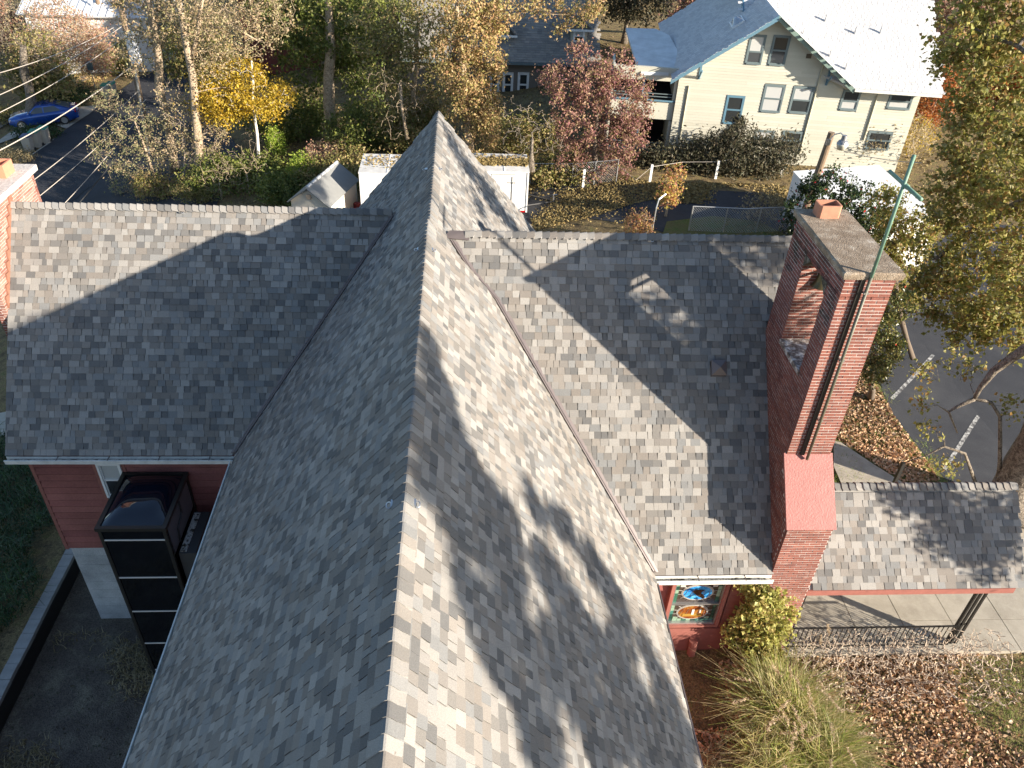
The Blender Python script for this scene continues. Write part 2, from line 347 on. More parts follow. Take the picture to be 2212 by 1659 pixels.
# ------------------------------------------------------------------ vegetation helpers
def quads(C, size, aspect=.6, up=None, flat=0.0):
    """one diamond leaf per centre"""
    n = len(C); d = rng.normal(size=(n, 3)); d[:, 2] *= (1 - flat)
    if up is not None: d = d + np.array(up) * 1.0
    d /= np.linalg.norm(d, axis=1)[:, None]
    e = rng.normal(size=(n, 3)); e -= d * (e * d).sum(1)[:, None]; e /= np.linalg.norm(e, axis=1)[:, None]
    s = (size * rng.uniform(.6, 1.35, n))[:, None] * .5
    nrm = np.cross(d, e) * s * .25
    V = np.stack([C - d * s, C + e * s * aspect + nrm, C + d * s, C - e * s * aspect + nrm], 1).reshape(-1, 3)
    return V, np.arange(4 * n).reshape(n, 4)
def segs(P0, P1, R0, R1, k=5):
    """many tapered twigs as one mesh"""
    P0, P1 = np.asarray(P0), np.asarray(P1); R0 = np.asarray(R0)[:, None, None]; R1 = np.asarray(R1)[:, None, None]
    d = P1 - P0; L = np.linalg.norm(d, axis=1); d = d / (L[:, None] + 1e-9)
    ref = np.where(np.abs(d[:, 2:3]) < .9, np.array([[0, 0, 1.]]), np.array([[1., 0, 0]])); u = np.cross(d, ref); u /= np.linalg.norm(u, axis=1)[:, None]; v = np.cross(d, u)
    an = np.arange(k) * 2 * PI / k; ring = u[:, None, :] * np.cos(an)[None, :, None] + v[:, None, :] * np.sin(an)[None, :, None]
    ext = (d * R0[:, :, 0] * .25)[:, None, :]
    V = np.concatenate([P0[:, None, :] - ext + ring * R0, P1[:, None, :] + ext + ring * R1], 1).reshape(-1, 3)
    b = np.arange(len(P0))[:, None] * 2 * k; j = np.arange(k)[None, :]; jn = (j + 1) % k
    F = np.stack([b + j, b + jn, b + k + jn, b + k + j], -1).reshape(-1, 4)
    return V, F
def grow(trunk, blobs, n, rt, rtip=.012, jit=.12, shell=.55, minz=None, kids=3, droop=0.0):
    """trunk: list of (point, radius); blobs: (centre, (rx,ry,rz)). returns segment arrays and tip positions"""
    P = [np.array(p, float) for p, r in trunk]; R = [r for p, r in trunk]; par = [-1] + list(range(len(P) - 1))
    vol = np.array([b[1][0] * b[1][1] * b[1][2] for b in blobs]) ** (2 / 3.); pick = rng.choice(len(blobs), n, p=vol / vol.sum())
    D = rng.normal(size=(n, 3)); D /= np.linalg.norm(D, axis=1)[:, None]; rad = rng.uniform(shell ** 3, 1, n) ** (1 / 3.)
    A = np.array([np.array(blobs[k][0]) + D[i] * rad[i] * np.array(blobs[k][1]) for i, k in enumerate(pick)])
    base = P[0]; tp = np.array(P); dist = np.array([np.min(np.linalg.norm(tp - a_, axis=1)) for a_ in A]); order = np.argsort(dist)
    # coarse first so that limbs form, then finer twigs
    first = order[::max(1, n // 14)]; rest = np.array([o for o in order if o not in set(first.tolist())], int); order = np.concatenate([first, rest])
    NP = np.array(P); tips = []; cnt = 0
    buf = np.zeros((len(P) + n * kids + 5, 3)); buf[:len(P)] = NP; m = len(P)
    Rb = np.zeros(len(buf)); Rb[:m] = R; Pb = np.full(len(buf), -1); Pb[:m] = par
    for q, ai in enumerate(order):
        a_ = A[ai]; dd = np.linalg.norm(buf[1:m] - a_, axis=1) + np.maximum(0, buf[1:m, 2] - a_[2]) * .5
        j = 1 + int(np.argmin(dd)); L = np.linalg.norm(buf[j] - a_); p0 = buf[j].copy()
        r0 = min(Rb[j] * .75, max(rtip * 1.6, L * (.022 if q < len(first) else .009)))
        dirp = p0 - buf[max(Pb[j], 0)]; dn = np.linalg.norm(dirp); dirp = dirp / dn if dn > 1e-6 else np.array([0, 0, 1.])
        prev = j; kk = kids
        for s_ in range(1, kk + 1):
            t = s_ / kk; c_ = p0 * (1 - t) + a_ * t + dirp * L * .22 * t * (1 - t) + rng.normal(size=3) * jit * L * .35 * (t < 1) + np.array([0, 0, 1]) * L * .1 * t * (1 - t)
            if s_ == kk: c_[2] -= droop * L
            buf[m] = c_; Rb[m] = r0 * (1 - t) + rtip * t; Pb[m] = prev; prev = m; m += 1
        tips.append(prev)
    idx = np.arange(m); ok = Pb[:m] >= 0; ch = idx[ok]; pa = Pb[:m][ok]
    r1 = Rb[ch]; r0 = np.minimum(Rb[pa], r1 * 1.5 + .004)
    nt_ = len(trunk)
    keep = ch >= nt_
    return buf[pa[keep]], buf[ch[keep]], r0[keep], r1[keep], buf[np.array(tips)], buf[ch[keep]]
def tubeseg(trunk, k=9, mb=None, flare=True):
    mb = mb or MB(); pts = [p for p, r in trunk]; rs = [r for p, r in trunk]
    # resample with slight wander so trunks are not straight pipes
    q = []; qr = []
    for i in range(len(pts) - 1):
        a_, b_ = np.array(pts[i], float), np.array(pts[i + 1], float); n_ = max(1, int(np.linalg.norm(b_ - a_) / .8))
        for t in range(n_):
            s_ = t / n_; q.append(a_ * (1 - s_) + b_ * s_ + (rng.normal(size=3) * .25 * rs[i] if (i + t) else 0)); qr.append(rs[i] * (1 - s_) + rs[i + 1] * s_)
    q.append(np.array(pts[-1], float)); qr.append(rs[-1])
    if flare: qr[0] *= 1.35
    qr = [r * rng.uniform(.93, 1.08) for r in qr]
    return mb.tube(q, qr, k)
def tree(name, label, trunk, blobs, n, leafm, barkm, leaves=6000, lsize=.16, clump=.35, twig=None, cat='tree', group=None, rtip=.012, shell=.5, extra=None, droop=0, aspect=.6, along=.3, jit=.12, kids=3, third=None):
    t = thing(name, label, cat, trunk[0][0], group)
    mb = tubeseg(trunk)
    if extra:
        for e in extra: tubeseg(e, mb=mb, flare=False)
    allt = list(trunk) + ([q for e in extra for q in e[1:]] if extra else [])
    p0, p1, r0, r1, tips, nodes = grow(allt, blobs, n, trunk[0][1], rtip, jit, shell, droop=droop, kids=kids)
    mb.put('trunk', barkm, t, smooth=True)
    V, F = segs(p0, p1, r0, r1, 4); put('branches', V, F, twig or barkm, t, smooth=True)
    if leaves:
        src = tips if along <= 0 else np.concatenate([tips, nodes[rng.integers(0, len(nodes), int(len(tips) * along))]])
        c_ = src[rng.integers(0, len(src), leaves)] + rng.normal(size=(leaves, 3)) * clump * rng.uniform(.3, 1, (leaves, 1))
        V, F = quads(c_, lsize, aspect); put('crown', V, F, leafm, t)
    if third:
        c_ = tips[rng.integers(0, len(tips), third[1])] + rng.normal(size=(third[1], 3)) * clump
        V, F = quads(c_, third[2], .9); put(third[3], V, F, third[0], t)
    return t
def B(px, py, y, r, rz=None): return (at(px, py, y=y), (r, r, rz or r))
def tl(pts, y):       # trunk polyline from picture points on the upright plane Y = y
    return [(at(px, py, y=y), r) for px, py, r in pts]
def blades(name, C, L, wd, mat, parent=None, spread=.6, seg=4, lean=None, **kw):
    n = len(C); az = rng.uniform(0, 2 * PI, n); out = np.stack([np.cos(az), np.sin(az), np.zeros(n)], 1)
    if lean is not None: out = out + lean; 
    Ls = L * rng.uniform(.55, 1.2, n); sp = spread * rng.uniform(.2, 1.3, n); side = np.stack([-out[:, 1], out[:, 0], np.zeros(n)], 1)
    side /= np.linalg.norm(side, axis=1)[:, None]; Vs = []
    for s_ in range(seg + 1):
        t = s_ / seg; h = Ls * (t - .45 * sp * t * t); o_ = Ls * sp * t * t
        c_ = C + out * o_[:, None] + np.array([0, 0, 1]) * h[:, None]; ww = wd * (1 - t) * .5 + wd * .06
        Vs.append(c_ - side * ww); Vs.append(c_ + side * ww)
    V = np.stack(Vs, 1).reshape(-1, 3); k = 2 * (seg + 1); b = np.arange(n)[:, None] * k; j = np.arange(seg)[None, :] * 2
    F = np.stack([b + j, b + j + 1, b + j + 3, b + j + 2], -1).reshape(-1, 4)
    return put(name, V, F, mat, parent, **kw)

# ================================================================== CHURCH
XR, HW, ZE = -.617, 4.31, 2.76
ZRF, BUMP = 8.02, .29                          # ridge height at the far end; the nearer stretch sits a little higher
def hb(y): t = np.clip((13.68 - np.asarray(y, float)) / .36, 0, 1); return t * t * (3 - 2 * t)
def nave_z(x, y):
    u = np.abs(np.asarray(x) - XR) / HW; return (ZRF + BUMP * hb(y)) * (1 - u) + ZE * u
LY0, LYR, LZR, LX = 13.155, 16.507, 6.995, -9.72
RY0, RYR, RZR, RX = 9.75, 14.14, 7.655, 6.0
EXPO = .137
church = thing('church', 'long red church under weathered grey shingle roofs with two steep cross wings', 'church', (XR, 8, -3.5))
def deck(name, polys, mat=None):
    mb = MB()
    for P in polys: mb.slab(P, .12)
    return mb.put(name, mat or shingle_m, church)
Y0N, Y1N = -5.0, 20.3
def nv(s, u, y): return (XR + s * HW * u, y, float((ZRF + BUMP * hb(y)) * (1 - u) + ZE * u) - .012)
polys = []
yy = [Y0N, 13.32, 13.41, 13.5, 13.59, 13.68, Y1N]
for s in (-1, 1):
    for a_, b_ in zip(yy[:-1], yy[1:]):
        P = [nv(s, 0, a_), nv(s, 1, a_), nv(s, 1, b_), nv(s, 0, b_)]; polys.append(P if s < 0 else P[::-1])
nave_roof = deck('nave_roof', [p[::-1] if np.cross(np.array(p[1]) - p[0], np.array(p[2]) - p[0])[2] < 0 else p for p in polys])
def wing(name, side, y0, yr, zr, xe):
    xn = XR + side * HW; xc = XR + side * HW * (ZRF + (.12 if side > 0 else 0) - zr) / (ZRF - ZE)
    up = [(xn, y0, ZE - .012), (xe, y0, ZE - .012), (xe, yr, zr - .012), (xc, yr, zr - .012)]
    bk = [(xn, 2 * yr - y0, ZE - .012), (xe, 2 * yr - y0, ZE - .012), (xe, yr, zr - .012), (xc, yr, zr - .012)]
    fx = lambda p: p[::-1] if np.cross(np.array(p[1]) - p[0], np.array(p[2]) - p[0])[2] < 0 else p
    return deck(name, [fx(up), fx(bk)]), xc
left_roof, XCL = wing('left_wing_roof', -1, LY0, LYR, LZR, LX)
right_roof, XCR = wing('right_wing_roof', 1, RY0, RYR, RZR, RX)
RXB, RYT = 6.62, 12.93
zt_ = ZE + (RYT - RY0) * (RZR - ZE) / (RYR - RY0) - .012
deck('roof_end', [[(RX, RYT, zt_), (RXB, RYT, zt_), (RXB, RYR, RZR - .012), (RX, RYR, RZR - .012)], [(RX, RYR, RZR - .012), (RXB, RYR, RZR - .012), (RXB, 2 * RYR - RY0, ZE - .012), (RX, 2 * RYR - RY0, ZE - .012)]])

def wedge(n, w, t, e, inset, trap):
    """unit wedge pieces: arrays of local corners (n,8,3): x along the course, y up the slope, z out"""
    V = np.zeros((n, 8, 3)); x0 = inset; x1 = w - inset; h = e * 1.12
    V[:, 0] = np.stack([x0, 0 * w, 0 * w], 1); V[:, 1] = np.stack([x1, 0 * w, 0 * w], 1)
    V[:, 2] = np.stack([x1 - trap, h + 0 * w, 0 * w], 1); V[:, 3] = np.stack([x0 + trap, h + 0 * w, 0 * w], 1)
    V[:, 4] = V[:, 0] + np.stack([0 * w, 0 * w, t], 1); V[:, 5] = V[:, 1] + np.stack([0 * w, 0 * w, t], 1)
    V[:, 6] = V[:, 2] + np.array([0, 0, .0012]); V[:, 7] = V[:, 3] + np.array([0, 0, .0012]); return V
WF = np.array([[4, 5, 6, 7], [0, 1, 5, 4], [1, 2, 6, 5], [3, 0, 4, 7]])
def courses(org, du, dv, length, slope, expo=EXPO, wmin=.085, wmax=.235):
    """lay shingles; returns dict of arrays (origin, w, t, trap)"""
    O, W_, T_, Tr = [], [], [], []
    nrow = int(slope / expo) + 1
    for r in range(nrow):
        x = -random.uniform(0, .2); jy = random.uniform(-.004, .004)
        while x < length:
            wd = random.choice([random.uniform(wmin, .14), random.uniform(.13, .19), random.uniform(.16, wmax)])
            O.append(org + du * x + dv * (r * expo + jy)); W_.append(wd); T_.append(random.choice([.006, .008, .015, .018])); Tr.append(random.choice([0, 0, .006, -.004, .01])); x += wd
    return np.array(O), np.array(W_), np.array(T_), np.array(Tr)
def build_pieces(O, W_, T_, Tr, du, dv, dn, warp=None):
    L = wedge(len(O), W_, T_, EXPO, .0022 + 0 * W_, Tr)
    V = O[:, None, :] + L[:, :, 0:1] * du + L[:, :, 1:2] * dv + L[:, :, 2:3] * dn
    return V
allV = []
def unit(v): v = np.array(v, float); return v / np.linalg.norm(v)
inds = []
for s in (-1, 1):
    du = np.array([0, -1., 0]) if s < 0 else np.array([0, 1., 0])
    org = np.array([XR + s * HW, Y1N if s < 0 else Y0N, ZE]); slope_v = np.array([-s * HW, 0, ZRF - ZE]); Ls = np.linalg.norm(slope_v); dv = slope_v / Ls
    dn = np.cross(du, dv)
    O, W_, T_, Tr = courses(org, du, dv, Y1N - Y0N, Ls)
    V = build_pieces(O, W_, T_, Tr, du, dv, dn)
    ex_ = np.maximum(0, (V[:, :, 0] - XR) * -s) / abs(dv[0]); V = V - ex_[:, :, None] * dv
    u = np.clip(1 - np.abs(V[:, :, 0] - XR) / HW, 0, 1.02); V[:, :, 2] += BUMP * hb(V[:, :, 1]) * u
    cen = V.mean(1)
    # hidden under the wings
    if s < 0: wz = np.minimum(LZR - np.abs(cen[:, 1] - LYR) * (LZR - ZE) / (LYR - LY0), 99); hid = (wz > cen[:, 2] + .06)
    else: wz = RZR - np.abs(cen[:, 1] - RYR) * (RZR - ZE) / (RYR - RY0); hid = (wz > cen[:, 2] + .06)
    hid |= (cen[:, 1] > Y1N) | (np.abs(V[:, 0, 0] - V[:, 3, 0]) < .02) | (np.abs(V[:, 3, 0] - XR) < -.01)
    keep = ~hid; pj = proj(cen); d = np.linalg.norm(cen - np.array([0, 0, CZ]), axis=1)
    vis = keep & (pj[:, 2] > 0) & (pj[:, 0] > 0) & (pj[:, 0] < 2212) & (pj[:, 1] > 0) & (pj[:, 1] < 1659)
    view = (np.array([0, 0, CZ]) - cen) / d[:, None]; score = np.where(vis & (ex_.max(1) < 1e-6), (view @ dn) / d ** 2 * W_, 0)
    inds.append((s, V, keep, score, W_, T_, Tr, O, du, dv, dn))
sc_all = np.concatenate([i[3] for i in inds]); thr = np.sort(sc_all)[-300]
variants = {}
def shingle_mesh(wd, t, tr):
    key = (round(wd / .012), round(t, 3), round(tr, 3))
    if key not in variants:
        me = bpy.data.meshes.new('shingle'); L = wedge(1, np.array([key[0] * .012]), np.array([t]), EXPO, np.array([.0022]), np.array([tr]))[0]
        me.from_pydata(L.tolist(), [], [tuple(f) for f in WF.tolist()]); me.materials.append(shingle_m); variants[key] = me
    return variants[key]
for s, V, keep, score, W_, T_, Tr, O, du, dv, dn in inds:
    ind = score >= thr
    for k in np.nonzero(ind)[0]:
        p = V[k, 0]; ax = unit(V[k, 1] - V[k, 0]); ay = unit(V[k, 3] - V[k, 0]); az = unit(np.cross(ax, ay)); ay = np.cross(az, ax)
        m4 = Matrix.Identity(4)
        for r_ in range(3): m4[r_][0] = ax[r_]; m4[r_][1] = ay[r_]; m4[r_][2] = az[r_]; m4[r_][3] = p[r_]
        inst('shingle', shingle_mesh(W_[k], T_[k], Tr[k]), m4, nave_roof)
    allV.append(V[keep & ~ind])
for side, y0, yr, zr, xe, xc in ((-1, LY0, LYR, LZR, LX, XCL), (1, RY0, RYR, RZR, RX, XCR)):
    dv = unit([0, yr - y0, zr - ZE]); du = np.array([1., 0, 0]); dn = np.cross(du, dv)
    x0 = LX - .02 if side < 0 else XR
    ln = (XR - x0) if side < 0 else (6.62 - XR)
    O, W_, T_, Tr = courses(np.array([x0, y0 - .03, ZE]), du, dv, ln, math.hypot(yr - y0, zr - ZE) - .05)
    V = build_pieces(O, W_, T_, Tr, du, dv, dn); ex_ = np.maximum(0, V[:, :, 1] - yr) / dv[1]; V = V - ex_[:, :, None] * dv; V[:, :, 0] = np.clip(V[:, :, 0], LX - .03, RX + .02 if side < 0 else np.where(V[:, 0, 1] > RYT, RXB, RX + .02)[:, None]); cen = V.mean(1)
    vf = .10
    keep = (nave_z(cen[:, 0], cen[:, 1]) < cen[:, 2] - .02) | (np.abs(cen[:, 0] - XR) > HW)
    if side < 0: keep &= V[:, 0, 0] >= LX - .05
    else: keep &= (V[:, 1, 0] - V[:, 0, 0]) > .02
    allV.append(V[keep])
# far slopes of the wings (back faces) get coarse courses too
V = np.concatenate(allV); n = len(V)
F = (np.arange(n)[:, None, None] * 8 + WF[None]).reshape(-1, 4)
put('shingle', V.reshape(-1, 3), F, shingle_m, nave_roof, kind='stuff')
# ridge caps: curved pieces, one by one
def cap_mesh(half, pitch_t, ln, r=.05, lift=.034):
    """cap bent over a ridge running along +x; local z up"""
    prof = []
    for k in range(-4, 5):
        if abs(k) == 4: d_ = half
        else: d_ = [0, .02, .045, .085][abs(k)]
        prof.append((math.copysign(d_, k) if k else 0, -pitch_t * (math.sqrt(d_ * d_ + .0009) - .03)))
    V = []; m = len(prof)
    for x, tk in ((0, lift), (ln * 1.25, .004)):
        for (a_, z_) in prof:
            rr = .012 if abs(a_) == half else 0
            V.append((x + (rr * 2 if x == 0 else 0), a_, z_ + tk))
    for (a_, z_) in prof: V.append((0 + (.012 if abs(a_) == half else 0), a_, z_ - .004))
    Fc = [(k, k + 1, m + k + 1, m + k) for k in range(m - 1)] + [(2 * m + k, 2 * m + k + 1, k + 1, k) for k in range(m - 1)]
    me = bpy.data.meshes.new('ridge_cap'); me.from_pydata(V, [], [f[::-1] for f in Fc]); me.materials.append(shingle_m); return me
def caps(parent, p0, p1, mesh, step, zf=None):
    p0, p1 = np.array(p0, float), np.array(p1, float); L = np.linalg.norm(p1 - p0); d = (p1 - p0) / L; k = int(L / step)
    for i in range(k):
        q = p0 + d * i * step + np.array([random.uniform(-.004, .004), random.uniform(-.004, .004), random.uniform(0, .006)])
        dd = d.copy()
        if zf:
            q[2] = zf(q[1]) + random.uniform(0, .005); q2 = q + d * step; dd = unit([d[0] * step, d[1] * step, zf(q2[1]) - zf(q[1])])
        side = np.cross([0, 0, 1.], dd); side /= np.linalg.norm(side); up = np.cross(dd, side); m4 = Matrix.Identity(4)
        for r_ in range(3): m4[r_][0] = dd[r_]; m4[r_][1] = side[r_]; m4[r_][2] = up[r_]; m4[r_][3] = q[r_]
        inst('ridge_cap', mesh, m4, parent)
cm_n = cap_mesh(.15, (ZRF + BUMP - ZE) / HW + .03, .15, lift=.02); cm_l = cap_mesh(.11, (LZR - ZE) / (LYR - LY0), .145); cm_r = cap_mesh(.11, (RZR - ZE) / (RYR - RY0), .145)
zf = lambda y: float(ZRF + BUMP * hb(y)) + .022
caps(nave_roof, (XR, 1.6, 0), (XR, Y1N + .05, 0), cm_n, .148, zf)
caps(left_roof, (LX - .02, LYR, LZR + .05), (XCL - .05, LYR, LZR + .05), cm_l, .148)
caps(right_roof, (RXB - .02, RYR, RZR + .05), (XCR + .25, RYR, RZR + .05), cm_r, .148)
# valley flashings
for side, y0, yr, zr, parent in ((-1, LY0, LYR, LZR, left_roof), (1, RY0, RYR, RZR, right_roof)):
    mb = MB(); pts = []
    for t in np.linspace(0.0, .97, 12):
        y = y0 + (yr - y0) * t; z = ZE + (zr - ZE) * t
        a_ = (ZRF + BUMP * float(hb(y)) - z) / (ZRF + BUMP * float(hb(y)) - ZE); x = XR + side * HW * a_; pts.append(np.array([x, y, z]))
    out = np.array([side, 0, 0]); upn = unit([side * .75, 0, .65]); 
    for a_, b_ in zip(pts[:-1], pts[1:]):
        s1 = np.array([side * .135, 0, .0]); s2 = np.array([-side * .03, 0, .05]); li = np.array([0, 0, .045])
        mb.prism([a_ + s1 - li, a_ + s2 - li, b_ + s2 - li, b_ + s1 - li], [a_ + s1 + li * .6, a_ + s2 + li, b_ + s2 + li, b_ + s1 + li * .6])
    for a_, b_ in zip(pts[:-1], pts[1:]): mb.tube([a_ + np.array([side * .02, 0, .075]), b_ + np.array([side * .02, 0, .075])], .014, 5)
    mb.put('valley_flashing', flash_m, parent)
mb = MB(); mb.slab([(XCR - .15, RYR - .12, RZR - .03), (XCR + .36, RYR - .15, RZR - .06), (XCR + .36, RYR + .02, RZR + .055), (XCR - .02, RYR + .04, RZR + .05)], .02)
mb.put('ridge_end_flashing', flash_m, right_roof)
# ---- walls
def boards(x0, x1, z0, z1, y, parent, mat, row=.205, holes=(), lenr=(1.6, 3.6), nm='siding_board', ang=None, t=.03, org=None, gap=.0):
    """clapboards on a wall that faces -Y (or on a turned plane given by org/ang)"""
    r = 0; z = z0
    ca, sa = (1, 0) if ang is None else (math.cos(ang), math.sin(ang))
    def P(u, o, z_): 
        return (u, y - o, z_) if ang is None else (org[0] + u * ca + o * sa, org[1] + u * sa - o * ca, z_)
    while z < z1 - .01:
        zt = min(z + row, z1); lo, hi = (x0(z + row * .5), x1(z + row * .5)) if callable(x0) else (x0, x1)
        spans = [(lo, hi)]
        for (ha, hb_, hz0, hz1) in holes:
            if z + row * .5 > hz0 and z + row * .5 < hz1:
                ns = []
                for a_, b_ in spans:
                    if hb_ <= a_ or ha >= b_: ns.append((a_, b_)); continue
                    if ha > a_: ns.append((a_, ha))
                    if hb_ < b_: ns.append((hb_, b_))
                spans = ns
        for a_, b_ in spans:
            u = a_
            while u < b_ - .02:
                e = min(b_, u + random.uniform(*lenr)); e = b_ if b_ - e < .4 else e
                j = random.uniform(0, .003)
                g_ = gap
                Bq = [P(u + .002, -.004, z + g_), P(e - .002, -.004, z + g_), P(e - .002, -.004, zt), P(u + .002, -.004, zt)]
                Fq = [P(u + .002, t + j, z + g_), P(e - .002, t + j, z + g_), P(e - .002, .006, zt), P(u + .002, .006, zt)]
                MB().prism(Bq, Fq).put(nm, mat, parent); u = e
        z += row
NW = HW - .42
walls = MB()
walls.box((5.85, 12.95, 0), (6.3, 2 * RYR - 12.95, 5.2))
walls.box((XR - NW, Y0N + .3, -3.6), (XR + NW, Y1N - .3, 2.55))
gab = [(XR - NW, 0, 2.55), (XR + NW, 0, 2.55), (XR, 0, ZRF - .6)]
walls.prism([(x, Y1N - .35, z) for x, _, z in gab], [(x, Y1N - .3, z) for x, _, z in gab])
walls.box((XR + NW - .1, RY0 + .32, -.5), (5.9, 2 * RYR - RY0 - .3, 2.55))
walls.box((-9.6, LY0 + .42, -.68), (XR - NW + .1, 2 * LYR - LY0 - .3, 2.55))
for x, yr_, y0_, zr_ in ((5.9, RYR, RY0, RZR), (-9.6, LYR, LY0, LZR)):
    walls.prism([(x - .05, y0_ + .35, 2.55), (x - .05, 2 * yr_ - y0_ - .35, 2.55), (x - .05, yr_, zr_ - .45)], [(x + .05, y0_ + .35, 2.55), (x + .05, 2 * yr_ - y0_ - .35, 2.55), (x + .05, yr_, zr_ - .45)])
wall = walls.put('wall', redtrim_m, church)
# left wing: siding over board-formed concrete
WY = LY0 + .42 - .005
boards(-9.56, XR - NW - .07, -.66, 2.62, WY - .004, wall, red_m, gap=.032, holes=[(-8.24, -7.6, 1.02, 2.32)])
box('corner_board', (-9.64, WY - .035, -.68), (-9.56, WY + .03, 2.6), redtrim_m, wall); box('corner_board', (XR - NW - .07, WY - .035, -.68), (XR - NW, WY + .02, 2.5), redtrim_m, wall)
box('shadow_gap_backing', (-9.56, WY - .002, -.66), (XR - NW - .07, WY + .004, 2.6), hole_m, wall)  # near-black sheet paints the shadow lines between the siding boards
cw = MB().box((-9.55, WY + .04, -3.7), (XR - NW + .05, 2 * LYR - LY0 - .4, -.70))
conc = cw.put('concrete_base', wallc_m, church)
for k in range(9): box('formwork_board_mark', (-9.55, WY + .03, -3.6 + k * .325), (XR - NW, WY + .042 - .004 * (k % 2), -3.6 + k * .325 + .317), wallc_m, conc)
def window(x0, x1, z0, z1, y, parent, fm, gms, fw=.06, sash=.5, d=.06, P=None, sill=True, nm='window'):
    """double-hung window facing -Y; P maps (u, out, z) to the world"""
    P = P or (lambda u, o, z: (u, y - o, z))
    def bx(mb, a, b):   # a=(u0,o0,z0) b=(u1,o1,z1)
        c_ = [(a[0], a[2]), (b[0], a[2]), (b[0], b[2]), (a[0], b[2])]
        mb.prism([P(u, a[1], z) for u, z in c_], [P(u, b[1], z) for u, z in c_])
    zm = z0 + (z1 - z0) * sash; mb = MB()
    bx(mb, (x0 - fw, 0, z0 - fw), (x0, d, z1 + fw)); bx(mb, (x1, 0, z0 - fw), (x1 + fw, d, z1 + fw))
    bx(mb, (x0, 0, z1), (x1, d - .002, z1 + fw)); bx(mb, (x0, 0, z0 - fw), (x1, d + (.03 if sill else 0), z0))
    w_ = mb.put(nm, fm, parent)
    mb = MB(); s_ = fw * .55
    for (a_, b_, o) in ((z0, zm, 0), (zm, z1, .012)):
        bx(mb, (x0, .003, a_), (x0 + s_, .03 + o, b_)); bx(mb, (x1 - s_, .003, a_), (x1, .03 + o, b_)); bx(mb, (x0 + s_, .003, a_), (x1 - s_, .032 + o, a_ + s_)); bx(mb, (x0 + s_, .003, b_ - s_), (x1 - s_, .032 + o, b_))
    mb.put('sash', fm, w_) if WLOC.get(parent.name) is not None and parent.parent is None else None
    if parent.parent is None:
        for (a_, b_, gm, o) in ((z0, zm, gms[0], .008), (zm, z1, gms[1], .018)):
            mb = MB(); bx(mb, (x0 + s_, .002, a_ + s_), (x1 - s_, o, b_ - s_)); mb.put('pane', gm, w_)
    else:
        raise RuntimeError('windows hang on the thing itself')
    return w_
window(-8.13, -7.70, 1.16, 2.12, WY, church, white_m, (win_m, curtain_m), fw=.05, d=.07)
box('window_surround', (-8.27, WY - .04, 1.0), (-8.185, WY, 2.34), redtrim_m, wall); box('window_surround', (-7.645, WY - .04, 1.0), (-7.56, WY, 2.34), redtrim_m, wall)
# gutters
def gutter(a, b, out, parent, mat=gutter_m, w_=.13, h=.11, nm='gutter', seams=True):
    a, b, out = np.array(a, float), np.array(b, float), np.array(out, float); up = np.array([0, 0, 1.]); mb = MB(); t = .012
    def pr(o0, o1, z0, z1): mb.prism([a + out * o0 + up * z0, a + out * o1 + up * z0, b + out * o1 + up * z0, b + out * o0 + up * z0], [a + out * o0 + up * z1, a + out * o1 + up * z1, b + out * o1 + up * z1, b + out * o0 + up * z1])
    pr(0, w_, -h, -h + t); pr(0, t, -h + t, 0); pr(w_ - t, w_, -h + t, -.002); pr(w_, w_ + .012, -.02, -.004)
    g = mb.put(nm, mat, parent)
    if seams:
        L = np.linalg.norm(b - a); d = (b - a) / L; k = int(L / 1.15); mb = MB()
        for i in range(1, k + 1):
            p = a + d * (i * L / (k + .6)); mb.prism([p + up * -.004, p + out * w_ - up * .004, p + out * w_ + d * .02 - up * .004, p + d * .02 - up * .004], [p, p + out * w_, p + out * w_ + d * .02, p + d * .02])
        mb.put('gutter_strap', flash_m, parent)
        q = MB().prism([a + out * .015 - up * .085, a + out * (w_ - .015) - up * .085, b + out * (w_ - .015) - up * .085, b + out * .015 - up * .085], [a + out * .015 - up * .07, a + out * (w_ - .015) - up * .07, b + out * (w_ - .015) - up * .07, b + out * .015 - up * .07])
        q.put('gutter_debris', litter_m, parent)
    return g
litter_m = mixmat('gutter_debris', [(.42, (.06, .05, .035)), (.5, (.4, .38, .33)), (.56, (.55, .53, .48)), (.62, (.07, .055, .04))], 6, fine=.3)
gutter((LX - .02, LY0 - .02, ZE - .03), (XR - HW + .1, LY0 - .02, ZE - .03), (0, -1, 0), left_roof)
gutter((XR + HW - .08, RY0 - .02, ZE - .03), (RX, RY0 - .02, ZE - .03), (0, -1, 0), right_roof)
gutter((XR - HW, Y0N, ZE - .02), (XR - HW, LY0 - .2, ZE - .02), (-1, 0, 0), nave_roof, w_=.07, seams=False)
gutter((XR + HW, Y0N, ZE - .02), (XR + HW, RY0 - .2, ZE - .02), (1, 0, 0), nave_roof, flash_m, w_=.04, seams=False)
# fascias
box('fascia', (LX + .05, LY0 + .01, ZE - .22), (XR - HW + .3, LY0 + .04, ZE - .03), redtrim_m, left_roof); box('fascia', (XR + HW - .3, RY0 + .01, ZE - .22), (RX - .02, RY0 + .04, ZE - .03), redtrim_m, right_roof)
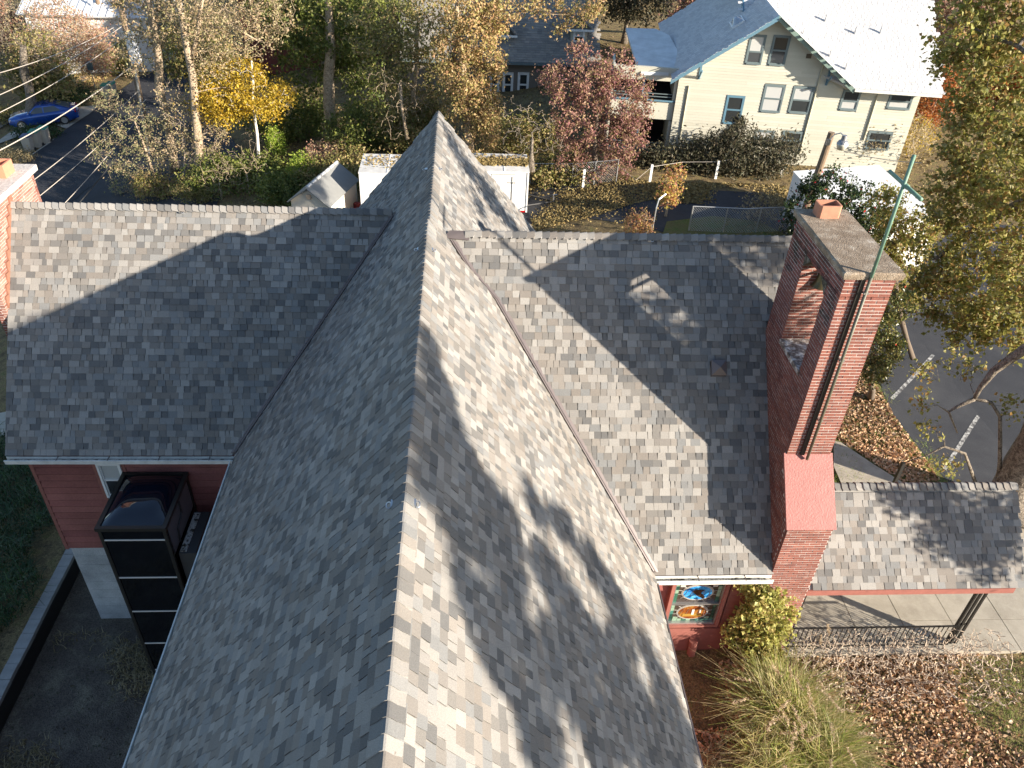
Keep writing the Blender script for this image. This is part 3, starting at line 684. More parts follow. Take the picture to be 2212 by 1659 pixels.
# right wing wall with the stained glass window
RYW = RY0 + .32 - .006
boards(XR + NW + .02, 5.9, -.1, 2.62, RYW, wall, red_m, gap=.012, holes=[(4.14, 5.45, -.12, 2.4)], row=.2)
box('flat_panel', (4.14, RYW - .045, -.1), (5.6, RYW, .66), redtrim_m, wall); box('flat_panel', (5.45, RYW - .03, .66), (5.9, RYW, 2.6), redtrim_m, wall)
gx0, gx1, gz0, gz1 = 4.27, 5.3, .88, 2.18
sg = MB(); f_ = .07
for a_, b_ in (((gx0 - f_, gz0 - f_), (gx0, gz1 + f_)), ((gx1, gz0 - f_), (gx1 + f_, gz1 + f_)), ((gx0, gz1), (gx1, gz1 + f_)), ((gx0, gz0 - f_), (gx1, gz0))): sg.box((a_[0], RYW - .12, a_[1]), (b_[0], RYW, b_[1]))
sgw = sg.put('stained_glass_window', redtrim_m, church)
alu = MB()
for a_, b_ in (((gx0, gz0), (gx0 + .03, gz1)), ((gx1 - .03, gz0), (gx1, gz1)), ((gx0 + .03, gz1 - .03), (gx1 - .03, gz1)), ((gx0 + .03, gz0), (gx1 - .03, gz0 + .04)), ((gx0 + .03, 1.50), (gx1 - .03, 1.53))): alu.box((a_[0], RYW - .085, a_[1]), (b_[0], RYW - .01, b_[1]))
alu.put('metal_frame', chrome_m, sgw)
def gl(nm, c, r=.12): 
    if nm in MATS: return MATS[nm]
    return glass(nm, c, r)
box('backing_glass', (gx0 + .03, RYW - .02, gz0 + .04), (gx1 - .03, RYW - .012, gz1 - .03), gl('brown_art_glass', (.06, .045, .035)), sgw)
gcols = [gl('green_art_glass', (.04, .12, .08)), gl('deep_green_art_glass', (.02, .06, .045)), gl('pale_green_art_glass', (.22, .33, .24)), gl('teal_art_glass', (.05, .16, .13))]
bw = .085
ng = 0
for (u0, u1, v0, v1, nu, nv_) in ((gx0 + .035, gx0 + .035 + bw, gz0 + .045, gz1 - .035, 1, 11), (gx1 - .035 - bw, gx1 - .035, gz0 + .045, gz1 - .035, 1, 11), (gx0 + .04 + bw, gx1 - .04 - bw, gz1 - .035 - bw * .8, gz1 - .035, 8, 1), (gx0 + .04 + bw, gx1 - .04 - bw, gz0 + .045, gz0 + .045 + bw * .8, 8, 1)):
    for i in range(nu):
        for j in range(nv_):
            a0 = u0 + (u1 - u0) * i / nu; a1 = u0 + (u1 - u0) * (i + 1) / nu; b0 = v0 + (v1 - v0) * j / nv_; b1 = v0 + (v1 - v0) * (j + 1) / nv_
            box('border_pane', (a0 + .004, RYW - .034, b0 + .004), (a1 - .004, RYW - .02, b1 - .004), random.choice(gcols), sgw)
def oval(cx, cz, a, b, y0, y1, mat, nm, squig=0):
    P = [(cx + a * math.cos(t * PI / 16), cz + b * math.sin(t * PI / 16)) for t in range(32)]
    MB().prism([(x, y1, z) for x, z in P], [(x, y0, z) for x, z in P]).put(nm, mat, sgw)
gcx = (gx0 + gx1) / 2; blu = mixmat('streaky_blue_glass', [(.35, (.015, .09, .32)), (.5, (.04, .28, .62)), (.6, (.12, .42, .75)), (.7, (.5, .65, .8))], 5, fine=.1, rough=.15, bump=0)
org_ = mixmat('streaky_amber_glass', [(.35, (.12, .025, .012)), (.5, (.2, .06, .015)), (.62, (.32, .17, .035))], 5, fine=.1, rough=.15, bump=0)
for cz, m_ in ((1.835, blu), (1.21, org_)):
    oval(gcx, cz, .335, .245, RYW - .032, RYW - .02, lead_m, 'lead_ring'); oval(gcx, cz, .315, .225, RYW - .038, RYW - .021, gl('pale_art_glass', (.4, .4, .36)), 'pale_ring')
    oval(gcx, cz, .295, .205, RYW - .042, RYW - .022, m_, 'oval_pane')
    ld = MB()
    for k in range(14):
        an = k * 2 * PI / 14 + .2; ld.tube([(gcx + .335 * math.cos(an), RYW - .03, cz + .245 * math.sin(an)), (gcx + min(.41, .45) * math.cos(an), RYW - .03, cz + .29 * math.sin(an))], .006, 4)
    for k in range(5): ld.tube([(gcx - .28 + k * .13, RYW - .046, cz - .1), (gcx - .2 + k * .11, RYW - .046, cz + .12)], .004, 4)
    ld.put('lead_lines', lead_m, sgw)
brn = gl('dark_brown_art_glass', (.05, .03, .02))
MB().prism([(gcx - .12, RYW - .045, 1.88), (gcx + .02, RYW - .045, 1.74), (gcx + .14, RYW - .045, 1.66), (gcx + .17, RYW - .045, 1.72), (gcx + .06, RYW - .045, 1.84), (gcx + .12, RYW - .045, 1.93), (gcx - .05, RYW - .045, 1.95)][::-1],
           [(gcx - .12, RYW - .05, 1.88), (gcx + .02, RYW - .05, 1.74), (gcx + .14, RYW - .05, 1.66), (gcx + .17, RYW - .05, 1.72), (gcx + .06, RYW - .05, 1.84), (gcx + .12, RYW - .05, 1.93), (gcx - .05, RYW - .05, 1.95)][::-1]).put('brown_pane', brn, sgw)
MB().box((gcx - .2, RYW - .05, 1.09), (gcx + .2, RYW - .043, 1.17)).put('ochre_pane', gl('ochre_art_glass', (.35, .22, .05)), sgw)
MB().box((gcx - .02, RYW - .051, 1.14), (gcx + .03, RYW - .043, 1.31)).box((gcx + .14, RYW - .051, 1.2), (gcx + .17, RYW - .043, 1.32)).put('white_pane', gl('white_art_glass', (.6, .6, .55)), sgw)
for k, (sx, sz) in enumerate(((gcx - .33, 2.04), (gcx + .33, 2.04), (gcx - .33, 1.02), (gcx + .33, 1.02))):
    MB().box((sx - .05, RYW - .03, sz - .03), (sx + .05, RYW - .021, sz + .03)).put('corner_pane', gl('milky_art_glass', (.5, .52, .48)) if k < 2 else gcols[2], sgw)
MB().tube([(4.95, RYW - .12, .35), (4.97, RYW - .14, -.15)], .09, 10).put('drain_pipe', redtrim_m, church)
# roof hooks and vent
def hook(name_parent, P, s):
    mb = MB(); P = np.array(P); mb.box(P - [.03, .05, .0], P + [.03, .05, .03])
    ring = [P + np.array([s * (.05 + .028 * math.cos(t)), -.03 + .05 * math.sin(t), .02]) for t in np.linspace(0, 2 * PI, 11)]
    mb.tube(ring, .008, 5); return mb.put('roof_anchor', chrome_m, name_parent)
for (px, py, s) in ((850, 1090, -1), (893, 1088, 1), (905, 540, -1), (932, 541, 1), (921, 367, -1), (947, 366, 1)):
    # walk along the ray to the nave surface
    v = ray(px, py); t = 0.002
    while True:
        P = v * t + np.array([0, 0, CZ])
        if P[2] < float(nave_z(P[0], P[1])) + .03 or t > .03: break
        t += 2e-6 * 4
    hook(nave_roof, P, s)
for px, py, pr_, m_, y0_, yr_ in ((1402, 520, right_roof, RZR, RY0, RYR), (391, 459, left_roof, LZR, LY0, LYR)):
    mm = (m_ - ZE) / (yr_ - y0_); P = atp(px, py, (0, y0_, ZE + .03), unit([0, -mm, 1])); hook(pr_, P, 1)
mm = (RZR - ZE) / (RYR - RY0); P = atp(1550, 795, (0, RY0, ZE), unit([0, -mm, 1])); up = unit([0, 1, mm]); nn = unit([0, -mm, 1]); ex = np.array([1., 0, 0])
vb = [P + ex * a_ * .15 + up * b_ * .15 for a_, b_ in ((-1, -1), (1, -1), (1, 1), (-1, 1))]; vt = [q + nn * .1 for q in vb]
MB().prism([q - up * .03 - nn * 0 for q in vb], vt).add(vt + [P + nn * .19], [(0, 1, 4), (1, 2, 4), (2, 3, 4), (3, 0, 4)]).put('roof_vent', flash_m, right_roof)

# ================================================================== BELL TOWER
TX0, TX1, TY0, TYB, TYL = 6.0, 6.82, 10.62, 12.87, 9.74
tower = thing('bell_tower', 'red brick bell tower with open belfry and concrete top at end of right wing', 'bell tower', (6.4, 11.3, 0))
BD, BH, BL, BC = .09, .0505, .198, .0645
core = MB(); i_ = .006
core.box((TX0 + i_, TY0 + i_, -.2), (TX1 - i_, TYB - i_, 6.55)).box((TX0 + i_, TY0 + i_, 6.55), (TX1 - i_, 11.12 - i_, 8.36)).box((TX0 + i_, 12.13 + i_, 6.55), (TX1 - i_, TYB - i_, 8.36))
core.box((TX0 + i_, TY0 + i_, 8.40), (TX1 - i_, TYB - i_, 8.735)).box((TX0 + i_, TYL + i_, -.2), (TX1 + .04 - i_, TY0 + i_, 4.0))
core.prism([(TX0 + i_, TYL + i_, 4.0), (TX0 + i_, TY0 + i_, 4.0), (TX0 + i_, TY0 + i_, 5.0)], [(TX1 + .03, TYL + i_, 4.0), (TX1 + .03, TY0 + i_, 4.0), (TX1 + .03, TY0 + i_, 5.0)])
core = core.put('masonry', mortar_m, tower)
brick_meshes = {}
def brick_mesh(L, mat):
    key = (round(L, 3), mat.name)
    if key not in brick_meshes:
        mb = MB().box((0, 0, 0), (L, BD, BH)); me = bpy.data.meshes.new('brick'); me.from_pydata(mb.v, [], mb.f); me.materials.append(mat); brick_meshes[key] = me
    return brick_meshes[key]
stuffV = {}
def brick_face(o, du, dn, width, z0, z1, mat, skip=None, singles=0, parent=None, key=None, jitter=.003, bc=BC, holes=()):
    """courses on a vertical face: o = left lower corner seen from outside, du along, dn outward"""
    o, du, dn = np.array(o, float), np.array(du, float), np.array(dn, float); nrow = int((z1 - z0) / bc); cnt = 0
    for r in range(nrow - 1, -1, -1):
        z = z0 + r * bc; u = 0.0; first = (.5 * (BL + .01) if r % 2 else 0); edges = []
        if first: edges.append((0, first - .015)); u = first
        while u < width - .03:
            e = min(u + BL, width); edges.append((u, e)); u = e + .015
        for h0, h1, hz0, hz1 in holes:
            if hz0 < z + BH / 2 < hz1:
                ne = []
                for a_, b_ in edges:
                    if b_ <= h0 or a_ >= h1: ne.append((a_, b_))
                    else:
                        if a_ < h0: ne.append((a_, h0))
                        if b_ > h1: ne.append((h1, b_))
                edges = ne
        for a_, b_ in edges:
            if b_ - a_ < .03: continue
            if skip and skip(a_ + (b_ - a_) / 2, z + BH / 2): continue
            j = random.uniform(-jitter, jitter); p = o + du * a_ + np.array([0, 0, z]) - dn * (BD - j); L = round(b_ - a_, 3)
            if cnt < singles:
                m4 = Matrix.Identity(4); inw = dn     # local x along, local y outward
                for q in range(3): m4[q][0] = du[q]; m4[q][1] = inw[q]; m4[q][3] = p[q]
                inst('brick', brick_mesh(L, mat), m4, parent); cnt += 1
            else:
                q0 = p; c8 = [q0, q0 + du * L, q0 + du * L + dn * BD, q0 + dn * BD]; stuffV.setdefault((key, mat.name), []).append([c + np.array([0, 0, h]) for h in (0, BH) for c in c8])
    return cnt
BF = np.array([(3, 2, 1, 0), (4, 5, 6, 7), (0, 1, 5, 4), (1, 2, 6, 5), (2, 3, 7, 6), (3, 0, 4, 7)])
def flush(key, parent, name='brick'):
    Vs, mats, mi, n = [], [], [], 0
    for (k, mn), L in stuffV.items():
        if k != key: continue
        mats.append(bpy.data.materials[mn]); Vs.append(np.array(L).reshape(-1, 3)); mi += [len(mats) - 1] * (len(L) * 6); n += len(L)
    V = np.concatenate(Vs); F = (np.arange(n)[:, None, None] * 8 + BF[None]).reshape(-1, 4)
    return put(name, V, F, mats, parent, kind='stuff', mi=mi)
c1 = brick_face((TX0, TY0, 0), (1, 0, 0), (0, -1, 0), TX1 - TX0, 5.05, 8.74, brick_m, singles=999, parent=core)
c2 = brick_face((TX0, TYL, 0), (1, 0, 0), (0, -1, 0), TX1 + .04 - TX0, .0, 4.0, brick_m, singles=300 - c1, parent=core, key='t')
topm = lambda u, z: z > 7.95
mz = 7.9
opn = lambda u, z: (TYB - BD - u > 11.12 and TYB - BD - u < 12.13 and 6.52 < z < 8.37 - max(0, abs((TYB - BD - u) - 11.62) - .3) * .5)
# west face (towards the roof), laid from the back to the front
wL = TYB - TY0 - 2 * BD
WH = [(TYB - BD - 12.13, TYB - BD - 11.12, 6.5, 8.36)]; EH = [(11.12 - TY0 - BD, 12.13 - TY0 - BD, 6.5, 8.36)]
brick_face((TX0, TYB - BD - .002, 0), (0, -1, 0), (-1, 0, 0), wL, 2.6, 2.6 + 80 * BC, brick_m, holes=WH, key='t')
brick_face((TX0, TYB - BD - .002, 0), (0, -1, 0), (-1, 0, 0), wL, 2.6 + 80 * BC, 8.74, brick_mossy_m, holes=WH, key='t')
brick_face((TX0, TY0 + BD, 0), (0, -1, 0), (-1, 0, 0), TY0 - TYL + BD - BD - .002, 2.0, 5.0, brick_m, skip=lambda u, z: z > 3.84 + (TY0 + BD - u - TYL) * 1.08, key='t')
brick_face((TX1, TY0 + BD + .002, 0), (0, 1, 0), (1, 0, 0), wL, 2.6, 8.74, brick_m, holes=EH, key='t')
brick_face((TX1, TYB, 0), (-1, 0, 0), (0, 1, 0), TX1 - TX0, 2.6, 8.74, brick_m, key='t')
brick_face((TX0, 12.13, 0), (1, 0, 0), (0, -1, 0), TX1 - TX0, 6.6, 8.36, brick_m, key='t')
brick_face((TX1, 11.12, 0), (-1, 0, 0), (0, 1, 0), TX1 - TX0, 6.6, 8.36, brick_m, key='t')
brick_face((TX1 + .04, TYL + BD, 0), (0, 1, 0), (1, 0, 0), TY0 - TYL, .0, 5.0, brick_m, skip=lambda u, z: z > 3.84 + (u) * 1.08, key='t')
flush('t', core)
MB().box((TX0 - .02, 11.1, 6.5), (TX1 + .02, 12.15, 6.585)).put('belfry_sill', droppings_m, tower)
MB().prism([(TX0 - .01, 11.12, 8.14), (TX0 - .01, 11.12, 8.36), (TX0 - .01, 11.38, 8.36)], [(TX1, 11.12, 8.14), (TX1, 11.12, 8.36), (TX1, 11.38, 8.36)]).put('lintel_bracket', moss_m, tower)
MB().prism([(TX0 - .01, 12.13, 8.14), (TX0 - .01, 11.87, 8.36), (TX0 - .01, 12.13, 8.36)], [(TX1, 12.13, 8.14), (TX1, 11.87, 8.36), (TX1, 12.13, 8.36)]).put('lintel_bracket', moss_m, tower)
# top slab with softened, uneven edge
sm = MB(); xa, xb, ya, yb, za, zb = TX0 - .07, TX1 + .09, TY0 - .06, TYB + .07, 8.735, 8.86
def ringp(z, ins, w_=.012):
    P = []
    for (x0, y0, x1, y1) in ((xa, ya, xb, ya), (xb, ya, xb, yb), (xb, yb, xa, yb), (xa, yb, xa, ya)):
        n_ = int(math.hypot(x1 - x0, y1 - y0) / .09)
        for k in range(n_):
            t = k / n_; x = x0 + (x1 - x0) * t; y = y0 + (y1 - y0) * t; cx_, cy_ = (xa + xb) / 2, (ya + yb) / 2
            x += (cx_ - x) / (xb - xa) * 2 * ins; y += (cy_ - y) / (yb - ya) * 2 * ins; P.append((x, y, z))
    return P
r0 = ringp(za, .012); r1 = [(x + random.uniform(-.01, .01), y + random.uniform(-.01, .01), z) for x, y, z in ringp(zb - .03, 0)]; r2 = ringp(zb, .022); nR = len(r0)
sm.add(r0 + r1 + r2, [tuple(range(nR))[::-1], tuple(range(2 * nR, 3 * nR))] + [(k * nR + i, k * nR + (i + 1) % nR, (k + 1) * nR + (i + 1) % nR, (k + 1) * nR + i) for k in (0, 1) for i in range(nR)])
sm.put('top_slab', slab_m, tower)
# flue tile
fa = at(1766, 472, z=8.86); fb = at(1814, 473, z=8.86); fx0, fx1, fy0 = fa[0], fb[0], fa[1]; fz1 = at(1795, 446, y=fy0)[2]; fy1 = at(1790, 431, z=fz1)[1]
fl = MB(); tt = .03
def rr(x0, x1, y0, y1, z, c_=.04): return [(x0 + c_, y0, z), (x1 - c_, y0, z), (x1, y0 + c_, z), (x1, y1 - c_, z), (x1 - c_, y1, z), (x0 + c_, y1, z), (x0, y1 - c_, z), (x0, y0 + c_, z)]
o0, o1, i1, i0 = rr(fx0, fx1, fy0, fy1, 8.85), rr(fx0, fx1, fy0, fy1, fz1), rr(fx0 + tt, fx1 - tt, fy0 + tt, fy1 - tt, fz1, .02), rr(fx0 + tt, fx1 - tt, fy0 + tt, fy1 - tt, 8.86, .02)
fl.add(o0 + o1 + i1 + i0, [(k * 8 + i, k * 8 + (i + 1) % 8, (k + 1) * 8 + (i + 1) % 8, (k + 1) * 8 + i) for k in range(3) for i in range(8)])
fl.put('flue_tile', clay_m, tower); MB().add(rr(fx0 + tt, fx1 - tt, fy0 + tt, fy1 - tt, 8.885, .02), [tuple(range(8))]).put('flue_soot', soot_m, tower)
# sloping painted cap
MB().slab([(TX0 - .05, TYL - .05, 4.02), (TX1 + .07, TYL - .05, 4.02), (TX1 + .05, TY0 + .02, 5.06), (TX0 - .05, TY0 + .02, 5.06)], .06).put('sloping_cap', redcap_m, tower)
# bell
bp = at(1776, 606, x=6.42); prof = [(.02, .2), (.06, .19), (.1, .14), (.115, .05), (.14, -.03), (.19, -.1)]; bv = []; bf = []; kk = 14
for r_, z_ in prof: bv += [(bp[0] + r_ * math.cos(2 * PI * j / kk), bp[1] + r_ * math.sin(2 * PI * j / kk), bp[2] + z_) for j in range(kk)]
for a_ in range(len(prof) - 1): bf += [(a_ * kk + j, a_ * kk + (j + 1) % kk, (a_ + 1) * kk + (j + 1) % kk, (a_ + 1) * kk + j) for j in range(kk)]
t_ = thing('bell', 'old bronze bell hanging in the open belfry of the brick tower', 'bell', (bp[0], bp[1], bp[2] - .1)); put('bell_body', bv, bf, bronze_m, t_, smooth=True)
MB().tube([(bp[0], 11.13, bp[2] + .22), (bp[0], 12.12, bp[2] + .22)], .03, 6).put('headstock', dark_m, t_)
# pipe cross
cr_ = thing('pipe_cross', 'green pipe cross rising above the brick tower on a long weathered pole', 'cross', (6.36, 10.545, 4.9))
MB().tube([(6.36, 10.53, 5.0), (6.355, 10.545, 8.8)], .028, 10).put('lower_pole', oldpipe_m, cr_, smooth=True)
MB().tube([(6.355, 10.545, 8.8), (6.35, 10.55, 10.75)], .028, 10).put('upper_pole', cu_m, cr_, smooth=True)
MB().tube([(6.38, 10.06, 10.30), (6.38, 11.08, 10.30)], .03, 10).tube([(6.38, 10.48, 10.3), (6.38, 10.62, 10.3)], .037, 10).put('cross_bar', cu_m, cr_, smooth=True)
box('painted_pole_shadow', (6.235, 10.575, 5.06), (6.31, 10.612, 8.73), dark_m, cr_)  # black strip paints the pole's cast shadow onto the brick face
for z in (5.9, 7.2, 8.5): box('pipe_bracket', (6.32, 10.52, z), (6.40, 10.63, z + .03), chrome_m, cr_)

# ================================================================== PORCH CANOPY, WALK, RAILING
AX0 = TX1 + .05; AXR = at(2204, 1062, z=3.5)[0]; AY0, AZ0, AYR, AZR = 9.87, 2.1, 11.37, 3.5
can = thing('porch_canopy', 'low shingled porch canopy with red fascia beside the brick tower', 'canopy', (9.5, 10.9, .1))
mb = MB(); mb.slab([(AX0, AY0, AZ0 - .01), (AXR, AY0, AZ0 - .01), (AXR, AYR, AZR - .01), (AX0, AYR, AZR - .01)], .08); mb.slab([(AX0, AYR, AZR - .01), (AXR, AYR, AZR - .01), (AXR, 2 * AYR - AY0, AZ0 - .01), (AX0, 2 * AYR - AY0, AZ0 - .01)], .08)
cro = mb.put('roof', shingle_m, can)
dv = unit([0, AYR - AY0, AZR - AZ0]); du = np.array([1., 0, 0]); dn = np.cross(du, dv)
O, W_, T_, Tr = courses(np.array([AX0, AY0 - .03, AZ0]), du, dv, AXR - AX0 - .05, math.hypot(AYR - AY0, AZR - AZ0) - .14); kp_ = (O[:, 0] > AX0 - .02) & (O[:, 0] + W_ < AXR + .06); O, W_, T_, Tr = O[kp_], W_[kp_], T_[kp_], Tr[kp_]; V = build_pieces(O, W_, T_, Tr, du, dv, dn)
for k in range(len(O)):
    if k < 300:
        ax, ay, az = du, dv, dn; m4 = Matrix.Identity(4)
        for r_ in range(3): m4[r_][0] = ax[r_]; m4[r_][1] = ay[r_]; m4[r_][2] = az[r_]; m4[r_][3] = V[k, 0][r_]
        inst('shingle', shingle_mesh(W_[k], T_[k], Tr[k]), m4, cro)
if len(O) > 300: put('shingle', V[300:].reshape(-1, 3), (np.arange(len(O) - 300)[:, None, None] * 8 + WF[None]).reshape(-1, 4), shingle_m, cro, kind='stuff')
caps(cro, (AX0, AYR, AZR + .045), (AXR, AYR, AZR + .045), cap_mesh(.12, .93, .145), .15)
box('fascia_board', (AX0 - .02, AY0 - .035, AZ0 - .155), (AXR - .25, AY0, AZ0 - .012), redtrim_m, can)
pt = at(2117, 1286, y=9.95); pb = (pt[0], 9.95, .1)
for dx in (-.12, -.02, .09): MB().box((pt[0] + dx, 9.93, .1), (pt[0] + dx + .045, 9.975, AZ0 - .1)).put('post', dark_m, can)
MB().box((pt[0] - .12, 9.92, .1), (pt[0] - .1, 9.99, AZ0 - .1)).box((pt[0] - .1, 9.94, .75), (pt[0] + .1, 9.96, .8)).put('post_brace', dark_m, can)
for x_, y_ in ((7.0, 10.0), (7.0, 13.7), (pt[0], 13.7)): box('post', (x_ - .04, y_ - .04, .1), (x_ + .04, y_ + .04, 2.0), dark_m, can)
MB().box((AX0 + .02, AY0 + .05, AZ0 - .16), (AXR - .3, AY0 + .12, AZ0 - .09)).put('beam', redtrim_m, can)
jx = [AX0 + .04] + [at(px, py, z=.1)[0] for px, py in ((1822, 1300), (1925, 1300), (2030, 1300), (2163, 1375))]; jx = [jx[0], jx[1], jx[2], jx[3]] + [jx[3] + 1.2 * k for k in range(1, 5)]
mb = MB().box((jx[0] + .005, 9.74, -.3), (jx[-1] - .005, 14.3, .085)); walk = mb.put('walkway', walkc_m, kind='structure')
for a_, b_ in zip(jx[:-1], jx[1:]):
    for y0_, y1_ in ((9.73, 10.55), (10.55, 11.6), (11.6, 13.0), (13.0, 14.3)):
        box('paving_slab', (a_ + .008, y0_ + .006, .0), (b_ - .008, y1_ - .006, .1 + random.uniform(-.002, .002)), walkc_m, walk)
rz = float(at(1900, 1354, y=9.85)[2]); rz = min(max(rz, .75), 1.1)
rail = thing('porch_railing', 'black iron railing along the near edge of the porch walk', 'railing', (8.8, 9.85, .1))
rx0, rx1 = AX0 + .05, pt[0] - .15
MB().box((rx0, 9.835, rz - .03), (rx1, 9.865, rz)).box((rx0, 9.84, .2), (rx1, 9.86, .225)).put('rail', dark_m, rail)
k = 0; x_ = rx0 + .06
while x_ < rx1:
    MB().box((x_, 9.842, .1 if k % 8 == 0 else .2), (x_ + .014, 9.856, rz - .02)).put('baluster', dark_m, rail); x_ += .105; k += 1

# ================================================================== GLASS LIFT SHAFT
EX0, EX1, EY0, EY1, EZ = -7.62, -6.22, 11.82, 13.5, 1.88
lift = thing('lift_shaft', 'tall smoked glass lift shaft standing against the red siding', 'lift shaft', (-6.9, 12.6, -3.5))
mb = MB(); f_ = .07
for x_ in (EX0, EX1 - f_):
    for y_ in (EY0, EY1 - f_): mb.box((x_, y_, -3.6), (x_ + f_, y_ + f_, EZ))
mb.put('corner_post', simple('bronze_frame', (.045, .042, .036), .4, metal=.3), lift)
FM = MATS['bronze_frame']
zs_ = [float(at(300, p, y=EY0)[2]) for p in (1168, 1249, 1322, 1391)] + [-3.2]
top = EZ - .06
for i, z in enumerate(zs_):
    box('glass_panel', (EX0 + f_, EY0 + .02, z + .02), (EX1 - f_, EY0 + .04, top), bglass_m, lift); box('mullion', (EX0 + f_, EY0 + .005, z - .01), (EX1 - f_, EY0 + .03, z + .02), simple('bright_mullion', (.75, .72, .66), .4) if i == 0 else MATS['bright_mullion'], lift); top = z - .01
for x_ in (EX0 + .01, EX1 - .03): box('side_glass', (x_, EY0 + f_, -3.5), (x_ + .02, EY1 - f_, .9), bglass_m, lift)
box('side_panel', (EX1 - .03, EY0 + .15, .95), (EX1 - .01, EY1 - .12, EZ - .1), simple('grey_panel', (.18, .18, .19), .5), lift); box('side_panel', (EX0 + .01, EY0 + f_, .9), (EX0 + .03, EY1 - f_, EZ - .1), bglass_m, lift)
mb = MB()
for a_, b_ in (((EX0 - .03, EY0 - .03), (EX1 + .03, EY0 + .06)), ((EX0 - .03, EY1 - .06), (EX1 + .03, EY1 + .02)), ((EX0 - .03, EY0 + .06), (EX0 + .06, EY1 - .06)), ((EX1 - .06, EY0 + .06), (EX1 + .03, EY1 - .06))): mb.box((a_[0], a_[1], EZ - .06), (b_[0], b_[1], EZ + .03))
mb.put('roof_frame', FM, lift)
dv_ = []; df_ = []; m_ = 12
for j in range(m_ + 1):
    for i in range(m_ + 1):
        u, v = i / m_, j / m_; h = .26 * (1 - (2 * u - 1) ** 4) * (1 - (2 * v - 1) ** 4) ; dv_.append((EX0 + .06 + (EX1 - EX0 - .12) * u, EY0 + .06 + (EY1 - EY0 - .12) * v, EZ + h * .8))
for j in range(m_):
    for i in range(m_): df_.append((j * (m_ + 1) + i, j * (m_ + 1) + i + 1, (j + 1) * (m_ + 1) + i + 1, (j + 1) * (m_ + 1) + i))
put('roof_dome', dv_, df_, glass('dome_glass', (.008, .01, .018), .03), lift, smooth=True)
MB().tube([(EX1 + .01, EY0 + .9, EZ - .1), (EX1 + .03, EY0 + .85, EZ - .4), (EX1 + .02, EY0 + .5, EZ - .55), (EX1 + .02, EY0 + .45, EZ - .9)], .02, 6).put('cable', wireb_m, lift)
ac = thing('air_handler', 'dark metal air handler box bolted beside the lift shaft', 'air handler', (-5.75, 12.5, .1))
MB().box((EX1 + .06, 11.95, -.5), (EX1 + .42, 13.2, .95)).put('casing', simple('dark_casing', (.06, .062, .06), .5), ac); MB().box((EX1 + .08, 12.0, .951), (EX1 + .22, 13.15, .97)).put('top_plate', litter_m, ac); MB().box((EX1 + .1, 12.1, -1.6), (EX1 + .35, 12.6, -.5)).put('duct', dark_m, ac)

# ================================================================== LEFT CHIMNEY
ch = thing('brick_chimney', 'wide weathered brick chimney with orange clay flue at left roof end', 'chimney', (-10.3, 16.4, -3))
KX1, KX0, KY0, KY1, KZ = LX - .03, -10.6, 15.0, 17.75, 7.25; KXm, KZm = -9.95, 5.6
kc = MB().box((KX0 + .006, KY0 + .006, KZm), (KX1 - .006, KY1 - .006, KZ)).box((KXm + .006, KY0 + .006, -3.6), (KX1 - .006, KY1 - .006, KZm)).put('masonry', mortar_m, ch)
kn = brick_face((KX1, KY0 + .0, 0), (0, 1, 0), (1, 0, 0), KY1 - KY0, 4.6, KZ, brick_pale_m, singles=300, parent=kc, key='k')
brick_face((KX0, KY0, 0), (1, 0, 0), (0, -1, 0), KX1 - KX0 - BD, KZm, KZ, brick_m, key='k')
brick_face((KXm, KY0, 0), (1, 0, 0), (0, -1, 0), KX1 - KXm - BD, 2.0, KZm, brick_m, key='k')
brick_face((KX1, KY1, 0), (-1, 0, 0), (0, 1, 0), KX1 - KX0 - BD, 3.0, KZ, brick_m, key='k')
flush('k', kc)
MB().box((KX0 - .06, KY0 - .08, KZ), (KX1 + .09, KY1 + .1, KZ + .13)).put('top_slab', simple('pale_rough_slab', (.5, .46, .42), .95, noise=.35, nscale=14, bump=.8, bscale=20), ch)
for (xa_, ya_, sz) in ((-10.35, 17.0, .42), (-10.55, 16.2, .42)):
    q = MB(); z0_, z1_ = KZ + .12, KZ + .42
    A_ = [(xa_, ya_), (xa_ + sz, ya_), (xa_ + sz, ya_ + sz), (xa_, ya_ + sz)]; I_ = [(xa_ + .04, ya_ + .04), (xa_ + sz - .04, ya_ + .04), (xa_ + sz - .04, ya_ + sz - .04), (xa_ + .04, ya_ + sz - .04)]
    q.add([(x, y, z0_) for x, y in A_] + [(x, y, z1_) for x, y in A_] + [(x, y, z1_) for x, y in I_] + [(x, y, z0_ + .01) for x, y in I_], [(k * 4 + i, k * 4 + (i + 1) % 4, (k + 1) * 4 + (i + 1) % 4, (k + 1) * 4 + i) for k in range(3) for i in range(4)] + [(12, 13, 14, 15)])
    q.put('flue_tile', simple('orange_flue', (.55, .22, .13), .8, noise=.1) if 'orange_flue' not in MATS else MATS['orange_flue'], ch)
stepm = simple('step_flashing_paint', (.25, .12, .08), .6, noise=.2)
lm = (LZR - ZE) / (LYR - LY0)
for k in range(10):
    y_ = KY0 + .06 + k * .152; z_ = ZE + lm * (y_ - LY0); MB().prism([(KX1 + .003, y_, z_ - .02), (KX1 + .003, y_ + .17, z_ + .17 * lm - .02), (KX1 + .003, y_ + .17, z_ + .17 * lm + .13), (KX1 + .003, y_ + .06, z_ + .17 * lm + .13)], [(KX1 + .035, y_, z_ - .02), (KX1 + .035, y_ + .17, z_ + .17 * lm - .02), (KX1 + .035, y_ + .17, z_ + .17 * lm + .13), (KX1 + .035, y_ + .06, z_ + .17 * lm + .13)]).put('step_flashing', stepm, ch)

